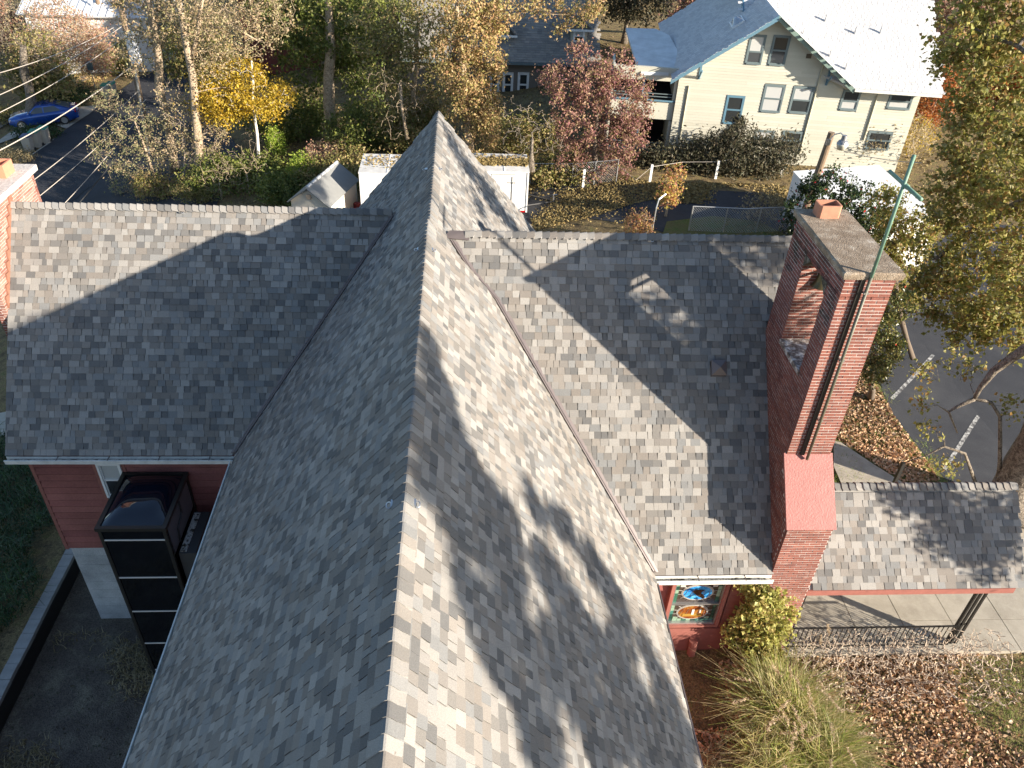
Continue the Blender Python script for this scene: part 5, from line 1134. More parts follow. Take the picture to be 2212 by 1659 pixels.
# resin shed
sd = thing('garden_shed', 'small cream resin garden shed with grey gabled roof', 'shed', (-6.4, 33.9, -1.3))
c0 = np.array([-6.62, 32.35]); dY = unit([.30, 1, 0])[:2]; dX = np.array([dY[1], -dY[0]]); HWs, LS = 1.0, 3.2
def SP(a, b, z): p = c0 + dX * a + dY * b; return (p[0], p[1], z)
mb = MB(); mb.prism([SP(-.88, .1, -1.5), SP(.88, .1, -1.5), SP(.88, LS - .1, -1.5), SP(-.88, LS - .1, -1.5)], [SP(-.88, .1, .05), SP(.88, .1, .05), SP(.88, LS - .1, .05), SP(-.88, LS - .1, .05)])
mb.prism([SP(-.88, .1, .05), SP(.88, .1, .05), SP(0, .1, .6)], [SP(-.88, LS - .1, .05), SP(.88, LS - .1, .05), SP(0, LS - .1, .6)]); mb.put('wall', cream2_m, sd)
for s in (-1, 1):
    mb = MB(); slabP(mb, [SP(0, -.05, .72), SP(s * HWs, -.05, -.02), SP(s * HWs, LS, -.02), SP(0, LS, .72)], .05); mb.put('roof_panel', greyplastic_m, sd)
for k in range(7): mb = MB(); mb.tube([SP(0, LS * (k + .15) / 7, .735), SP(0, LS * (k + .85) / 7, .735)], .06, 6); mb.put('ridge_piece', MATS['grey_white_post'], sd)
p_ = SP(0, .07, .3); MB().tube([p_, SP(0, .03, .3)], .12, 12).put('gable_disc', simple('tan_disc', (.5, .38, .28), .6), sd)
# white box body behind the holly
q = [at(px, py, z=2.4) for px, py in ((1715, 370), (1898, 357), (1985, 435), (1700, 458))]
wbx = thing('white_box_trailer', 'large white boxy trailer roof behind the red berried holly', 'trailer', (q[0] + q[2]) / 2 * np.array([1, 1, 0]))
q2 = [q[0], q[1], at(2030, 470, z=2.4)]; q2.append(q2[0] + q2[2] - q2[1])
MB().prism([np.array([p[0], p[1], .35]) for p in q2], [np.array([p[0], p[1], 2.34]) for p in q2]).put('body', white_m, wbx)
cc = sum(q2) / 4; MB().prism([p + (p - cc) * .012 - np.array([0, 0, .06]) for p in q2], [p + (p - cc) * .012 for p in q2]).put('roof_panel', white_m, wbx)
for k in range(2): p = q2[0] * (.6 - .2 * k) + q2[3] * (.4 + .2 * k); MB().tube([(p[0], p[1] - .1, .36), (p[0] + .1, p[1] + .15, .36)], .35, 14).put('wheel', rubber_m, wbx)

# ================================================================== BACK YARD
patch('asphalt_drive', gp((1230, 372), (1420, 405), (1700, 420), (1740, 470), (1700, 520), (1440, 505), (1260, 470), (1160, 480), (1120, 520), (1000, 520), (1100, 430)), asphalt_m, .02)
patch('green_lawn', gp((1440, 480), (1540, 468), (1640, 480), (1720, 520), (1600, 560), (1420, 540)), lawn_m, .04)
def scatter(poly_px, n, mat, size, label, dz=.04, flat=.5, nm='fallen_leaves', gap=None):
    P = np.array(gp(*poly_px)); lo, hi = P.min(0), P.max(0); x = rng.uniform(lo[0], hi[0], n * 2); y = rng.uniform(lo[1], hi[1], n * 2)
    ins = np.zeros(len(x), bool); j = len(P) - 1
    for i in range(len(P)):
        c = ((P[i, 1] > y) != (P[j, 1] > y)) & (x < (P[j, 0] - P[i, 0]) * (y - P[i, 1]) / (P[j, 1] - P[i, 1] + 1e-9) + P[i, 0]); ins ^= c; j = i
    if gap is not None: ins &= (np.sin(x * 1.3 + 1) * np.cos(y * 1.1) + np.sin(x * .5 - y * .8) + rng.normal(size=len(x)) * .5) > gap
    C = np.stack([x, y, G(x, y) + dz + rng.uniform(0, .04, len(x))], 1)[ins][:n]
    V, F = quads(C, size, .75, flat=flat); return put(nm, V, F, mat, label=label, cat='fallen leaves', kind='stuff')
scatter(((1130, 380), (1420, 395), (1440, 430), (1280, 470), (1150, 500)), 7000, L_fally, .1, 'yellow leaves thick on the yard right of the trailer', gap=-.35)
scatter(((1400, 395), (1700, 400), (1720, 450), (1420, 440)), 5000, L_fally, .12, 'leaf litter below the dark hedge of the cream house', gap=-.1)
scatter(((1150, 470), (1700, 430), (1710, 530), (1130, 530)), 1300, L_fally, .09, 'thinly scattered leaves on the asphalt drive', gap=.2)
def fence(label, P, h, n_posts, mat=galv_m):
    P = [np.array(p, float) for p in P]; t = thing('chain_link_fence', label, 'fence', P[0]); tot = []
    mb = MB(); L = sum(np.linalg.norm(b - a) for a, b in zip(P[:-1], P[1:]))
    def on(s):
        for a, b in zip(P[:-1], P[1:]):
            l = np.linalg.norm(b - a)
            if s <= l + 1e-6: return a + (b - a) * min(1, s / l)
            s -= l
        return P[-1]
    for k in range(n_posts):
        p = on(L * k / (n_posts - 1)); MB().tube([p, p + np.array([0, 0, h])], .03, 6).put('post', mat, t)
    for a, b in zip(P[:-1], P[1:]): MB().tube([a + [0, 0, h], b + [0, 0, h]], .02, 5).put('top_rail', mat, t)
    S0, S1 = [], []; st = .11; k = -h
    while k < L:
        for sg in (0, 1):
            s_a, s_b = max(0, k), min(L, k + h); za, zb = s_a - k, s_b - k
            if s_b <= s_a: continue
            a, b = on(s_a), on(s_b)
            S0.append(a + [0, 0, za if sg == 0 else h - za]); S1.append(b + [0, 0, zb if sg == 0 else h - zb])
        k += st
    V, F = segs(S0, S1, [.005] * len(S0), [.005] * len(S0), 3); put('wire_mesh', V, F, mat, t, kind='stuff'); return t
g_ = lambda px, py: atg(px, py)
fence('chain link fence around the lawn with a pale leaning end post', [g_(1487, 500), g_(1600, 505), g_(1700, 500)], 1.15, 4)
fence('chain link fence below the plum red tree behind the trailer', [g_(1145, 402), g_(1240, 403), g_(1330, 395)], 1.15, 5)
t_ = thing('gate_post', 'pale curved gate post beside the yellow sapling', 'post', g_(1410, 500)); P = g_(1408, 502); MB().tube([P, P + [0.02, 0, 1.1], P + [.1, .1, 1.45], P + [.4, .3, 1.6]], .03, 7).put('pipe', galv_m, t_)
for i, (px, py) in enumerate(((1259, 405), (1403, 395), (1545, 386), (1687, 376))):
    P = g_(px, py); o = MB().box((P[0] - .055, P[1] - .05, P[2] - .1), (P[0] + .055, P[1] + .05, P[2] + .9)).put('marker_post', white_m)
    props(o, ('short white post below the plum red tree', 'short white post left of the yellow sapling', 'short white post in front of the dark hedge', 'short white post beside the white box trailer')[i], 'post', 'short white posts along the drive')
mb = MB(); pts = []
for (px, py, h) in ((1145, 395, .8), (1200, 405, .15), (1259, 405, .8), (1330, 388, .75), (1372, 402, .3), (1403, 395, .8), (1470, 380, .7), (1545, 386, .85), (1620, 372, .9), (1687, 376, .8)): P = g_(px, py); pts.append(P + [0, 0, h])
mb.tube(pts, .011, 5); props(mb.put('rope', wire_m), 'pale sagging rope strung between the short white posts', 'rope')

# ================================================================== YARD LAMP
lp = thing('yard_light', 'weathered wooden pole with dusk lamp on a curved arm', 'lamp', tuple(at(1758, 385, y=26) * np.array([1, 1, 0])))
pt_ = at(1797, 286, y=26); pb_ = at(1758, 385, y=26); dn_ = (pb_ - pt_); bb = pt_ + dn_ * (pt_[2] + .1) / -dn_[2] if dn_[2] < 0 else pb_
bb = np.array([pt_[0] - .35, 26, -.1]); MB().tube([bb, pt_], [.15, .115], 12).put('pole', wood_m, lp)
l0 = at(1789, 307, y=25.85); l1 = at(1822, 300, y=25.5); l2 = at(1826, 312, y=25.5)
MB().tube([l0, l0 + [.12, -.05, .28], (l0 + l1) / 2 + [.1, 0, .26], l1 + [0, 0, .08]], .022, 7).put('arm', galv_m, lp); MB().box(l0 - [.06, .05, .1], l0 + [.06, .05, .1]).put('arm_plate', galv_m, lp)
MB().tube([l1 + [0.02, 0, .12], l1 + [.02, 0, -.04], l1 + [.02, 0, -.08], l1 + [.02, 0, -.16]], [.08, .1, .16, .19], 14).put('lamp_head', lamphead_m, lp); MB().tube([l1 + [.02, 0, -.16], l1 + [.02, 0, -.2], l1 + [.02, 0, -.36]], [.2, .19, .13], 14).put('lamp_bowl', porc_m, lp, smooth=True)
def wire(label, A, B_, sag, r=.012, mat=wire_m, n=14):
    A, B_ = np.array(A, float), np.array(B_, float); pts = [A + (B_ - A) * t - np.array([0, 0, sag * 4 * t * (1 - t)]) for t in np.linspace(0, 1, n)]
    return props(MB().tube(pts, r, 4).put('overhead_wire', mat), label, 'wire', 'overhead wires')
wire('thin service wire running from the yard lamp to the green cross', l0 + [.2, -.1, -.15], at(1990, 352, y=24), .1, .012)

# ================================================================== STREET
road = patch('road', gp((66, 337), (144, 280), (195, 247), (216, 229), (262, 195), (300, 168), (365, 138), (410, 150), (520, 330), (470, 440), (430, 560), (-60, 560), (-60, 430)), asphalt_m, .05)
patch('driveway', gp((-20, 318), (20, 290), (120, 238), (216, 229), (195, 247), (144, 280), (110, 268), (60, 290), (0, 312)), walkc_m, .08)
patch('driveway', gp((-60, 440), (-60, 380), (66, 337), (120, 300), (110, 310), (80, 330), (20, 372)), walkc_m, .07)
patch('footpath', gp((0, 258), (60, 236), (110, 200), (150, 178), (215, 150), (225, 158), (165, 186), (125, 208), (80, 236), (30, 262), (-20, 290)), simple('dusty_path', (.19, .155, .12), .95, noise=.25, nscale=2), .06)
scatter(((60, 200), (160, 160), (235, 140), (240, 165), (150, 215), (60, 240)), 2600, L_tan, .14, 'dry pale leaves along the footpath by the street')
def rods(px, py, w=1): return atg(px, py)
for i, (a_, b_) in enumerate((((300, 262), (105, 405)), ((322, 305), (150, 440)), ((240, 300), (215, 320)))):
    A_, B_ = atg(*a_), atg(*b_); d = unit(B_ - A_); s = np.array([-d[1], d[0], 0]) * .035
    L = np.linalg.norm(B_ - A_); pts = [A_ + d * t for t in np.linspace(0, L, 16)]; V = []
    for k, p in enumerate(pts):
        j = np.array([-d[1], d[0], 0]) * random.uniform(-.08, .08)
        for sg in (-1, 1): q_ = p + s * sg + j; V.append((q_[0], q_[1], float(G(q_[0], q_[1])) + .062))
    put('road_crack', V, [(2 * k, 2 * k + 1, 2 * k + 3, 2 * k + 2) for k in range(15)], hole_m, road)
# blue car
def car():
    c0 = atg(102, 268); ax = unit((atg(148, 262) - atg(45, 275)) * np.array([1, 1, 0])); t = thing('parked_car', 'blue hatchback saloon parked across the concrete driveway', 'car', c0)
    up = np.array([0, 0, 1.]); sd = np.cross(up, ax); gsl = (float(G(*(c0 + ax * 2)[:2])) - float(G(*(c0 - ax * 2)[:2]))) / 4; ax3 = unit(ax + up * gsl); z0 = .0
    L, Wd = 4.45, 1.72
    def P(x, y, z): return c0 + ax3 * x + sd * y + up * (z + .09)
    # x: rear = +, front = -
    st = [(-2.22, .38, .62, .62), (-2.15, .3, .72, .74), (-1.7, .2, .80, .84), (-1.0, .2, .90, .86), (-.95, .2, .92, .86), (0, .2, .93, .86), (1.0, .2, .95, .86), (1.6, .22, .98, .84), (2.05, .28, .96, .78), (2.2, .38, .8, .68)]
    V, F = [], []; pr = [(1, 0), (1, .3), (.985, .75), (.93, 1)]
    for x, zb, zt, hw_ in st:
        row = [(-hw_ * w_, zb + (zt - zb) * h) for w_, h in pr][::1] + [(hw_ * w_, zb + (zt - zb) * h) for w_, h in pr[::-1]]
        V += [P(x, y, z) for y, z in row]
    m_ = 8
    for i in range(len(st) - 1):
        for j in range(m_): F.append((i * m_ + j, i * m_ + (j + 1) % m_, (i + 1) * m_ + (j + 1) % m_, (i + 1) * m_ + j))
    F += [tuple(range(m_))[::-1], tuple((len(st) - 1) * m_ + j for j in range(m_))]
    body = put('body', V, F, carblue_m, t, smooth=True)
    cab = [(-1.0, .88, .76, 0), (-.35, 1.36, .58, 0), (.1, 1.42, .57, 0), (.7, 1.40, .56, 0), (1.3, 1.2, .6, 0), (1.85, .97, .66, 0)]
    V, F = [], []
    for x, z, hw_, _ in cab:
        zb = .88; V += [P(x, -.78, zb), P(x, -hw_ - .05, z - .08 if z > 1 else z), P(x, -hw_ + .1, z), P(x, hw_ - .1, z), P(x, hw_ + .05, z - .08 if z > 1 else z), P(x, .78, zb)]
    for i in range(len(cab) - 1):
        for j in range(5): F.append((i * 6 + j, i * 6 + j + 1, (i + 1) * 6 + j + 1, (i + 1) * 6 + j))
    put('roof', V, F, carblue_m, t)
    for s in (-1, 1):
        for (xa, xb, xa2, xb2) in ((-.82, .08, -.36, .08), (.16, 1.25, .16, .85)):
            q = [(xa, s * .775, .93), (xb, s * .775, .93), (xb2, s * .635, 1.29), (xa2, s * .635, 1.27)]; off = s * .014
            MB().prism([P(x, y, z) for x, y, z in q], [P(x, y + off * 1.6, z + .004) for x, y, z in q]).put('side_window', win_m, t)
    for q in ([(-.93, -.66, .95), (-.93, .66, .95), (-.42, .5, 1.33), (-.42, -.5, 1.33)], [(1.75, -.58, 1.02), (1.75, .58, 1.02), (.98, .48, 1.34), (.98, -.48, 1.34)]):
        MB().prism([P(x, y, z) for x, y, z in q], [P(x, y, z + .02) for x, y, z in q]).put('windscreen' if q[0][0] < 0 else 'rear_window', glass('screen_glass', (.10, .12, .14), .05) if 'screen_glass' not in MATS else MATS['screen_glass'], t)
    for x in (-1.42, 1.3):
        for s in (-1, 1):
            w_ = MB().tube([P(x, s * .7, .3), P(x, s * .875, .3)], .31, 18).put('wheel', rubber_m, t); MB().tube([P(x, s * .80, .3), P(x, s * .885, .3)], .21, 10).put('rim', chrome_m, w_)
    for s in (-1, 1):
        MB().prism([P(2.08, s * .45, .72), P(2.08, s * .74, .72), P(2.06, s * .74, .92), P(2.06, s * .45, .92)], [P(2.21, s * .45, .72), P(2.17, s * .76, .72), P(2.12, s * .74, .92), P(2.13, s * .45, .92)]).put('tail_light', redlamp_m, t)
        MB().prism([P(-2.05, s * .42, .55), P(-2.05, s * .74, .55), P(-2.05, s * .74, .7), P(-2.05, s * .42, .7)], [P(-2.23, s * .42, .55), P(-2.16, s * .74, .55), P(-2.1, s * .74, .72), P(-2.2, s * .42, .7)]).put('headlight', curtain_m, t)
        MB().box((0, 0, 0), (.01, .01, .01)); MB().prism([P(-.78, s * .8, .92), P(-.62, s * .8, .92), P(-.62, s * .8, 1.04), P(-.78, s * .8, 1.04)], [P(-.78, s * .96, .92), P(-.66, s * .96, .92), P(-.66, s * .96, 1.04), P(-.78, s * .96, 1.04)]).put('mirror', carblue_m, t)
    MB().prism([P(2.15, -.25, .72), P(2.15, .25, .72), P(2.13, .25, .86), P(2.13, -.25, .86)], [P(2.23, -.25, .72), P(2.23, .25, .72), P(2.2, .25, .86), P(2.2, -.25, .86)]).put('number_plate', white_m, t)
    MB().prism([P(2.1, -.8, .34), P(2.1, .8, .34), P(2.1, .8, .52), P(2.1, -.8, .52)], [P(2.27, -.76, .34), P(2.27, .76, .34), P(2.27, .76, .52), P(2.27, -.76, .52)]).put('rear_bumper', carblue_m, t)
car()
def bin_(px, py, lidm, label, h=1.05):
    P = atg(px, py); t = thing('wheelie_bin', label, 'bin', P, 'wheelie bins at the kerb'); x, y, z = P; a, b = .22, .28
    MB().prism([(x - a, y - a, z + .05), (x + a, y - a, z + .05), (x + a, y + a, z + .05), (x - a, y + a, z + .05)], [(x - b, y - b, z + h), (x + b, y - b, z + h), (x + b, y + b, z + h), (x - b, y + b, z + h)]).put('body', binb_m, t)
    MB().prism([(x - b - .03, y - b - .05, z + h), (x + b + .03, y - b - .05, z + h), (x + b + .03, y + b + .05, z + h), (x - b - .03, y + b + .05, z + h)], [(x - b + .04, y - b, z + h + .07), (x + b - .04, y - b, z + h + .07), (x + b - .04, y + b, z + h + .1), (x - b + .04, y + b, z + h + .1)]).put('lid', lidm, t)
    for s in (-1, 1): MB().tube([(x + s * .2, y + a, z + .12), (x + s * .27, y + a, z + .12)], .12, 10).put('wheel', rubber_m, t)
    MB().tube([(x - .22, y + b + .07, z + h - .03), (x + .22, y + b + .07, z + h - .03)], .02, 5).put('handle', dark_m, t)
bin_(66, 328, bind_m, 'beige bin with dark blue lid, nearest of three by the kerb'); bin_(83, 318, bing_m, 'beige bin with green lid, middle of three by the kerb'); bin_(101, 310, bing_m, 'beige bin with green lid, farthest of three by the kerb')
bin_(234, 214, bing_m, 'beige bin with green lid, left of the pair behind the street sign'); bin_(246, 210, bing_m, 'beige bin with green lid, right of the pair behind the street sign')
# street sign, poles, wires
P = atg(210, 205); t_ = thing('street_sign', 'dark backed street sign on a thin post by the verge', 'sign', P)
MB().tube([P, P + [0, 0, 2.3]], .03, 6).put('post', galv_m, t_); MB().box(P + [-.2, -.03, 1.85], P + [.25, .0, 2.5]).put('sign_plate', simple('sign_back', (.06, .09, .1), .5), t_)
def upole(label, px, py, ptx, pty, r=.15, extra=None):
    b = atg(px, py); t = thing('utility_pole', label, 'utility pole', b); top = at(ptx, pty, y=b[1]); MB().tube([b - [0, 0, .2], top], [r * 1.2, r], 10).put('pole', wood_m, t); return t, b, top
t_, b_, top_ = upole('brown wooden utility pole with white conduit at far left', 244, 150, 197, -60)
MB().tube([b_ + [-.5, -.3, 0], top_ + [-.35, -.3, 0]], .09, 7).put('conduit', white_m, t_)
t2, b2, top2 = upole('wooden utility pole carrying a white transformer among the bare trees', 328, 330, 262, 20)
P = at(287, 106, y=b2[1] - .3); MB().tube([P + [0.05, 0, -.75], P + [-.03, 0, .75]], .3, 14).put('transformer', simple('transformer_paint', (.7, .71, .72), .4), t2)
MB().tube([at(292, 150, y=b2[1] - .2), at(322, 330, y=b2[1] - .2)], .07, 6).put('conduit', galv_m, t2)
MB().box((P[0] - .45, b2[1] - .25, P[2] + .8), (P[0] + .5, b2[1] - .15, P[2] + .92)).put('bracket', galv_m, t2)
YW = b2[1]
for i, (a_, b__, ya, yb, m_, r_) in enumerate((((-40, 168), (245, 60), YW - 8, YW + 9, wire_m, .022), ((-40, 222), (262, 58), YW - 8, YW + 8, wire_m, .022), ((-40, 262), (268, 80), YW - 8, YW + 6, wire_m, .022), ((-30, 340), (292, 137), YW - 13, YW, wire_m, .028), ((-40, 470), (300, 195), YW - 17, YW, wire_m, .02), ((-20, 505), (315, 215), YW - 17, YW, wire_m, .02), ((20, 560), (318, 230), YW - 17, YW, wire_m, .02), ((60, 560), (322, 245), YW - 17, YW, wireb_m, .032))):
    lab = ('topmost pale power line over the far left garden', 'second pale power line over the far left garden', 'third pale power line over the far left garden', 'thick pale cable passing in front of the blue car', 'pale cable over the street left of the bins', 'middle pale cable over the street', 'pale cable over the street nearest the black one', 'thick black cable crossing low over the street')[i]
    wire(lab, at(*a_, y=ya), at(*b__, y=yb), .25, r_, m_)

# ================================================================== PARKING AREA ON THE RIGHT
park = patch('parking_area', gp((1820, 640), (1862, 740), (1893, 815), (1925, 890), (1985, 970), (2062, 1060), (2120, 1160), (2900, 1160), (2900, 560), (2100, 480), (1960, 560)), asphalt_m, .02)
patch('grass_bank', gp((1760, 760), (1862, 740), (1893, 815), (1925, 890), (1985, 970), (2062, 1060), (2075, 1120), (1700, 1120), (1700, 900)), lawn_m, .015)
patch('side_path', gp((1800, 955), (1815, 958), (1885, 1005), (1965, 1055), (2010, 1100), (1840, 1100), (1800, 1010)), walkc_m, .05)
for i, (a_, b_) in enumerate((((1925.7, 863), (2015.6, 767.7)), ((2039.5, 1015), (2112.6, 899.8)))):
    A_, B_ = atg(*a_), atg(*b_); d = unit(B_ - A_); s = np.array([-d[1], d[0], 0]) * .055
    patch('painted_line', [(A_ + s)[:2], (B_ + s)[:2], (B_ - s)[:2], (A_ - s)[:2]][::-1], paint_m, .026, parent=None)
scatter(((1790, 830), (1870, 790), (1930, 900), (2030, 1040), (1960, 1050), (1810, 950)), 4200, L_fall, .1, 'brown leaf litter on the bank beside the parking area', dz=.02)
x = rng.uniform(9, 16, 9000); y = rng.uniform(13.5, 21, 9000)
pj_ = proj(np.stack([x, y, G(x, y)], 1)); k_ = (pj_[:, 0] > 1800) & (pj_[:, 0] < 2060) & (pj_[:, 1] - 790 > (pj_[:, 0] - 1880) * 1.45 - 10) & (pj_[:, 1] < 1060) & (np.sin(x * 2) * np.cos(y * 1.6) > -.2)
blades('bank_grass', np.stack([x, y, G(x, y)], 1)[k_], .13, .014, L_grass, spread=.9, seg=2, label='green grass fringe of the bank beside the parking area', cat='grass', kind='stuff')

# ================================================================== TREES
# the big oak right of the porch
OY = 14.2; ob = atg(2165, 1128)
otr = [(ob, .62), (at(2185, 1060, y=OY), .52), (at(2235, 940, y=OY - .2), .42), (at(2330, 700, y=OY - .5), .36), (at(2420, 450, y=OY - 1), .28)]
olimbs = [[(at(2330, 700, y=OY - .5), .2), (at(2212, 752, y=OY - .2), .12), (at(2150, 800, y=OY), .085), (at(2115, 840, y=OY), .06), (at(2105, 862, y=OY), .045)],
          [(at(2105, 862, y=OY), .05), (at(2070, 878, y=OY), .04), (at(2050, 890, y=OY), .03), (at(2068, 935, y=OY), .015)],
          [(at(2150, 1080, y=OY), .06), (at(2160, 1000, y=OY), .05), (at(2160, 900, y=OY), .045), (at(2140, 870, y=OY), .035), (at(2105, 862, y=OY), .04)],
          [(at(2110, 1050, y=OY), .05), (at(2085, 980, y=OY - .1), .03), (at(2040, 965, y=OY - .1), .03), (at(2000, 985, y=OY - .1), .018), (at(1950, 1000, y=OY - .1), .01)],
          [(at(2420, 450, y=OY - 1), .22), (at(2250, 420, y=17), .14), (at(2120, 480, y=19), .09), (at(2020, 560, y=19), .05)],
          [(at(2420, 450, y=OY - 1), .16), (at(2330, 200, y=16), .09), (at(2200, 100, y=19), .05), (at(2100, 60, y=20.5), .02)]]
ob_blobs = [B(2150, 330, 19, 1.3), B(2080, 430, 19, 1.0), B(2040, 560, 19, .9), B(2120, 600, 18, 1.2), B(2190, 480, 18, 1.3), B(2200, 700, 17, 1.0), B(2100, 700, 18, .7), B(2010, 650, 19, .55), B(2180, 180, 20, 1.3), B(2120, 60, 20, 1.2), B(2200, 20, 20, 1.3), B(2060, 130, 21, .5), B(2010, 480, 20, .5), B(1980, 600, 19, .35), B(2260, 350, 17, 1.6), B(2270, 600, 16, 1.4), B(2080, 250, 20, .7)]
low = [B(2010, 930, OY, .35, .2), B(2040, 1000, OY, .4, .2), B(2000, 870, OY, .4, .2), B(2080, 790, OY + 1, .5, .3), B(2180, 880, OY, .35, .3), B(1990, 800, 16, .4, .2)]
oak = tree('oak_tree', 'huge old oak with olive gold leaves leaning over the parking area', otr, ob_blobs, 820, L_oak, barkg_m, leaves=25000, lsize=.13, clump=.2, rtip=.008, extra=olimbs, aspect=.75, jit=.2, shell=.2)
A0 = [q for l in olimbs[:4] for q in l][1:]; p0, p1, r0_, r1_, tips, nodes = grow(A0, low, 95, .04, .005, .3, .2, kids=4); V, F = segs(p0, p1, r0_, r1_, 4); put('low_twigs', V, F, barkg_m, oak)
c_ = tips[rng.integers(0, len(tips), 560)] + rng.normal(size=(560, 3)) * .09; V, F = quads(c_, .1, .75); put('low_leaves', V, F, L_oak, oak)
# crown parts of the oak that reach out of frame towards the sun
def sunblob(P, t, r): P = np.array(P) + SUN * t; return (P, (r, r, r))
def nave_pt(px, py, s=1):
    n = unit([s * (ZRF + .2 - ZE) / HW, 0, 1]); return atp(px, py, (XR, 0, ZRF + .2), n)
fb = [sunblob(nave_pt(px, py), 14.5, r) for px, py, r in ((985, 300, .5), (1005, 345, .55), (1035, 380, .6), (1070, 430, .6), (1100, 470, .5), (1045, 445, .4))]
rpn = unit([0, -(RZR - ZE) / (RYR - RY0), 1])
fb += [sunblob(atp(px, py, (0, RY0, ZE), rpn), 10.5, r) for px, py, r in ((1430, 680, .3), (1475, 725, .38), (1400, 655, .22), (1510, 745, .32), (1380, 640, .12), (1450, 655, .25), (1520, 720, .25), (1600, 520, .45), (1660, 560, .4), (1560, 545, .35))]
cpn = unit([0, -(AZR - AZ0) / (AYR - AY0), 1])
fb += [sunblob(atp(px, py, (0, AY0, AZ0), cpn), 7.5, r) for px, py, r in ((2000, 1090, .45), (2090, 1110, .6), (2060, 1160, .5), (2150, 1150, .6), (2110, 1200, .4), (1960, 1075, .3), (2190, 1080, .5))]
l2_ = [(np.array(otr[3][0]), .25), (np.array(otr[3][0]) * .6 + fb[3][0] * .4, .18), (fb[3][0] - [0, 0, .6], .1)]
l3_ = [(np.array(otr[2][0]), .25), (fb[10][0] * .8 + np.array(otr[2][0]) * .2 - [0, 0, .5], .1)]
mbx = MB(); tubeseg(l2_, mb=mbx, flare=False); tubeseg(l3_, mb=mbx, flare=False); mbx.put('outer_limbs', barkg_m, oak)
p0, p1, r0_, r1_, tips, nodes = grow(l2_ + l3_, fb, 260, .1, .007, .2, .2); V, F = segs(p0, p1, r0_, r1_, 4); put('outer_twigs', V, F, barkg_m, oak)
c_ = tips[rng.integers(0, len(tips), 6800)] + rng.normal(size=(6800, 3)) * .13; V, F = quads(c_, .13, .75); put('outer_crown', V, F, L_oak, oak)
# tree behind the camera that shades the nave
sh = []
for px, py, r in ((915, 740, .2), (925, 800, .33), (940, 880, .42), (930, 960, .42), (960, 1030, .45), (925, 1040, .3), (975, 960, .4), (1015, 1050, .45), (980, 1110, .4), (1080, 1120, .42), (1150, 1090, .3), (1205, 1120, .32), (1000, 1150, .38), (1080, 1230, .5), (1180, 1230, .42), (1270, 1215, .4), (1330, 1300, .42), (1100, 1330, .45), (1010, 1290, .3), (1240, 1340, .4), (1080, 1430, .35), (1180, 1440, .42), (1300, 1420, .42), (1390, 1400, .35), (1150, 1540, .35), (1250, 1520, .35), (1350, 1530, .45), (1440, 1560, .4), (1170, 1640, .35), (1290, 1640, .3), (1400, 1640, .42), (900, 960, .25), (890, 860, .2), (885, 1030, .15), (1480, 1650, .4), (1350, 1430, .5), (1430, 1490, .5), (1400, 1570, .5), (1470, 1600, .5), (1330, 1600, .45), (1250, 1440, .4), (1200, 1400, .35)):
    sh.append(sunblob(nave_pt(px, py), 21, r))
cm = np.mean([b[0] for b in sh], 0); base_ = np.array([cm[0] + 1.5, cm[1] - 1.5, 0]); base_[2] = float(G(base_[0], base_[1]))
tree('oak_tree', 'tall oak standing outside the frame whose crown shades the nave roof', [(base_, .4), (base_ * .7 + cm * .3, .32), (cm * .7 + base_ * .3, .2), (cm, .12)], sh, 760, L_oak, barkg_m, leaves=52000, lsize=.14, clump=.14, shell=.1, rtip=.008, aspect=.75)
# second one behind, shading the left part of the lawn
# left-hand bare locusts
y1 = atg(372, 372)[1]; y2 = atg(425, 388)[1]
tree('locust_tree', 'tall bare locust with straight pale trunk, left of the pair', tl([(378, 385, .26), (368, 300, .23), (352, 220, .22), (342, 150, .2), (335, 80, .18), (322, 20, .16), (315, -60, .13)], y1),
     [B(330, 30, y1, 1.8), B(300, -20, y1, 1.6), B(390, 0, y1 + 1, 1.5), B(450, 60, y1 + 1, 1.6), B(300, 120, y1, 1.3)], 420, L_locust, bark_m, leaves=4600, lsize=.13, clump=.26, rtip=.013, jit=.2)
tree('locust_tree', 'tall bare locust with forked pale trunk, right of the pair', tl([(425, 395, .27), (425, 330, .24), (428, 270, .23), (422, 200, .21), (410, 120, .19), (400, 60, .16), (385, 0, .14), (378, -70, .1)], y2),
     [B(480, 70, y2, 1.8), B(540, 60, y2, 1.7), B(430, 20, y2, 1.6), B(500, 0, y2, 1.6), B(590, 30, y2, 1.2), B(470, 150, y2 + .5, 1.3)], 460, L_locust, bark_m, leaves=5200, lsize=.13, clump=.26, rtip=.013, jit=.22,
     extra=[tl([(412, 130, .13), (428, 70, .11), (432, 20, .1), (445, -40, .08)], y2), tl([(425, 90, .07), (450, 62, .06), (500, 55, .05), (560, 90, .04)], y2)])
y3 = atg(330, 400)[1]
tree('locust_sapling', 'feathery pale green young locust spreading over the street edge', [(atg(340, 405), .1), (at(318, 330, y=y3), .07), (at(290, 260, y=y3), .04)], [B(250, 330, y3, 1.3), B(280, 400, y3, 1.2), B(235, 230, y3 + 1, 1.0), B(300, 270, y3, 1.3), B(215, 300, y3, .7), B(330, 350, y3, 1.0), B(300, 400, y3 - 1, .8)], 260, leafmat('sage_leaves', [(.24, .25, .12), (.3, .28, .15), (.2, .22, .1), (.34, .26, .16)]), bark_m, leaves=5200, lsize=.11, clump=.22, rtip=.007, jit=.2, shell=.3)
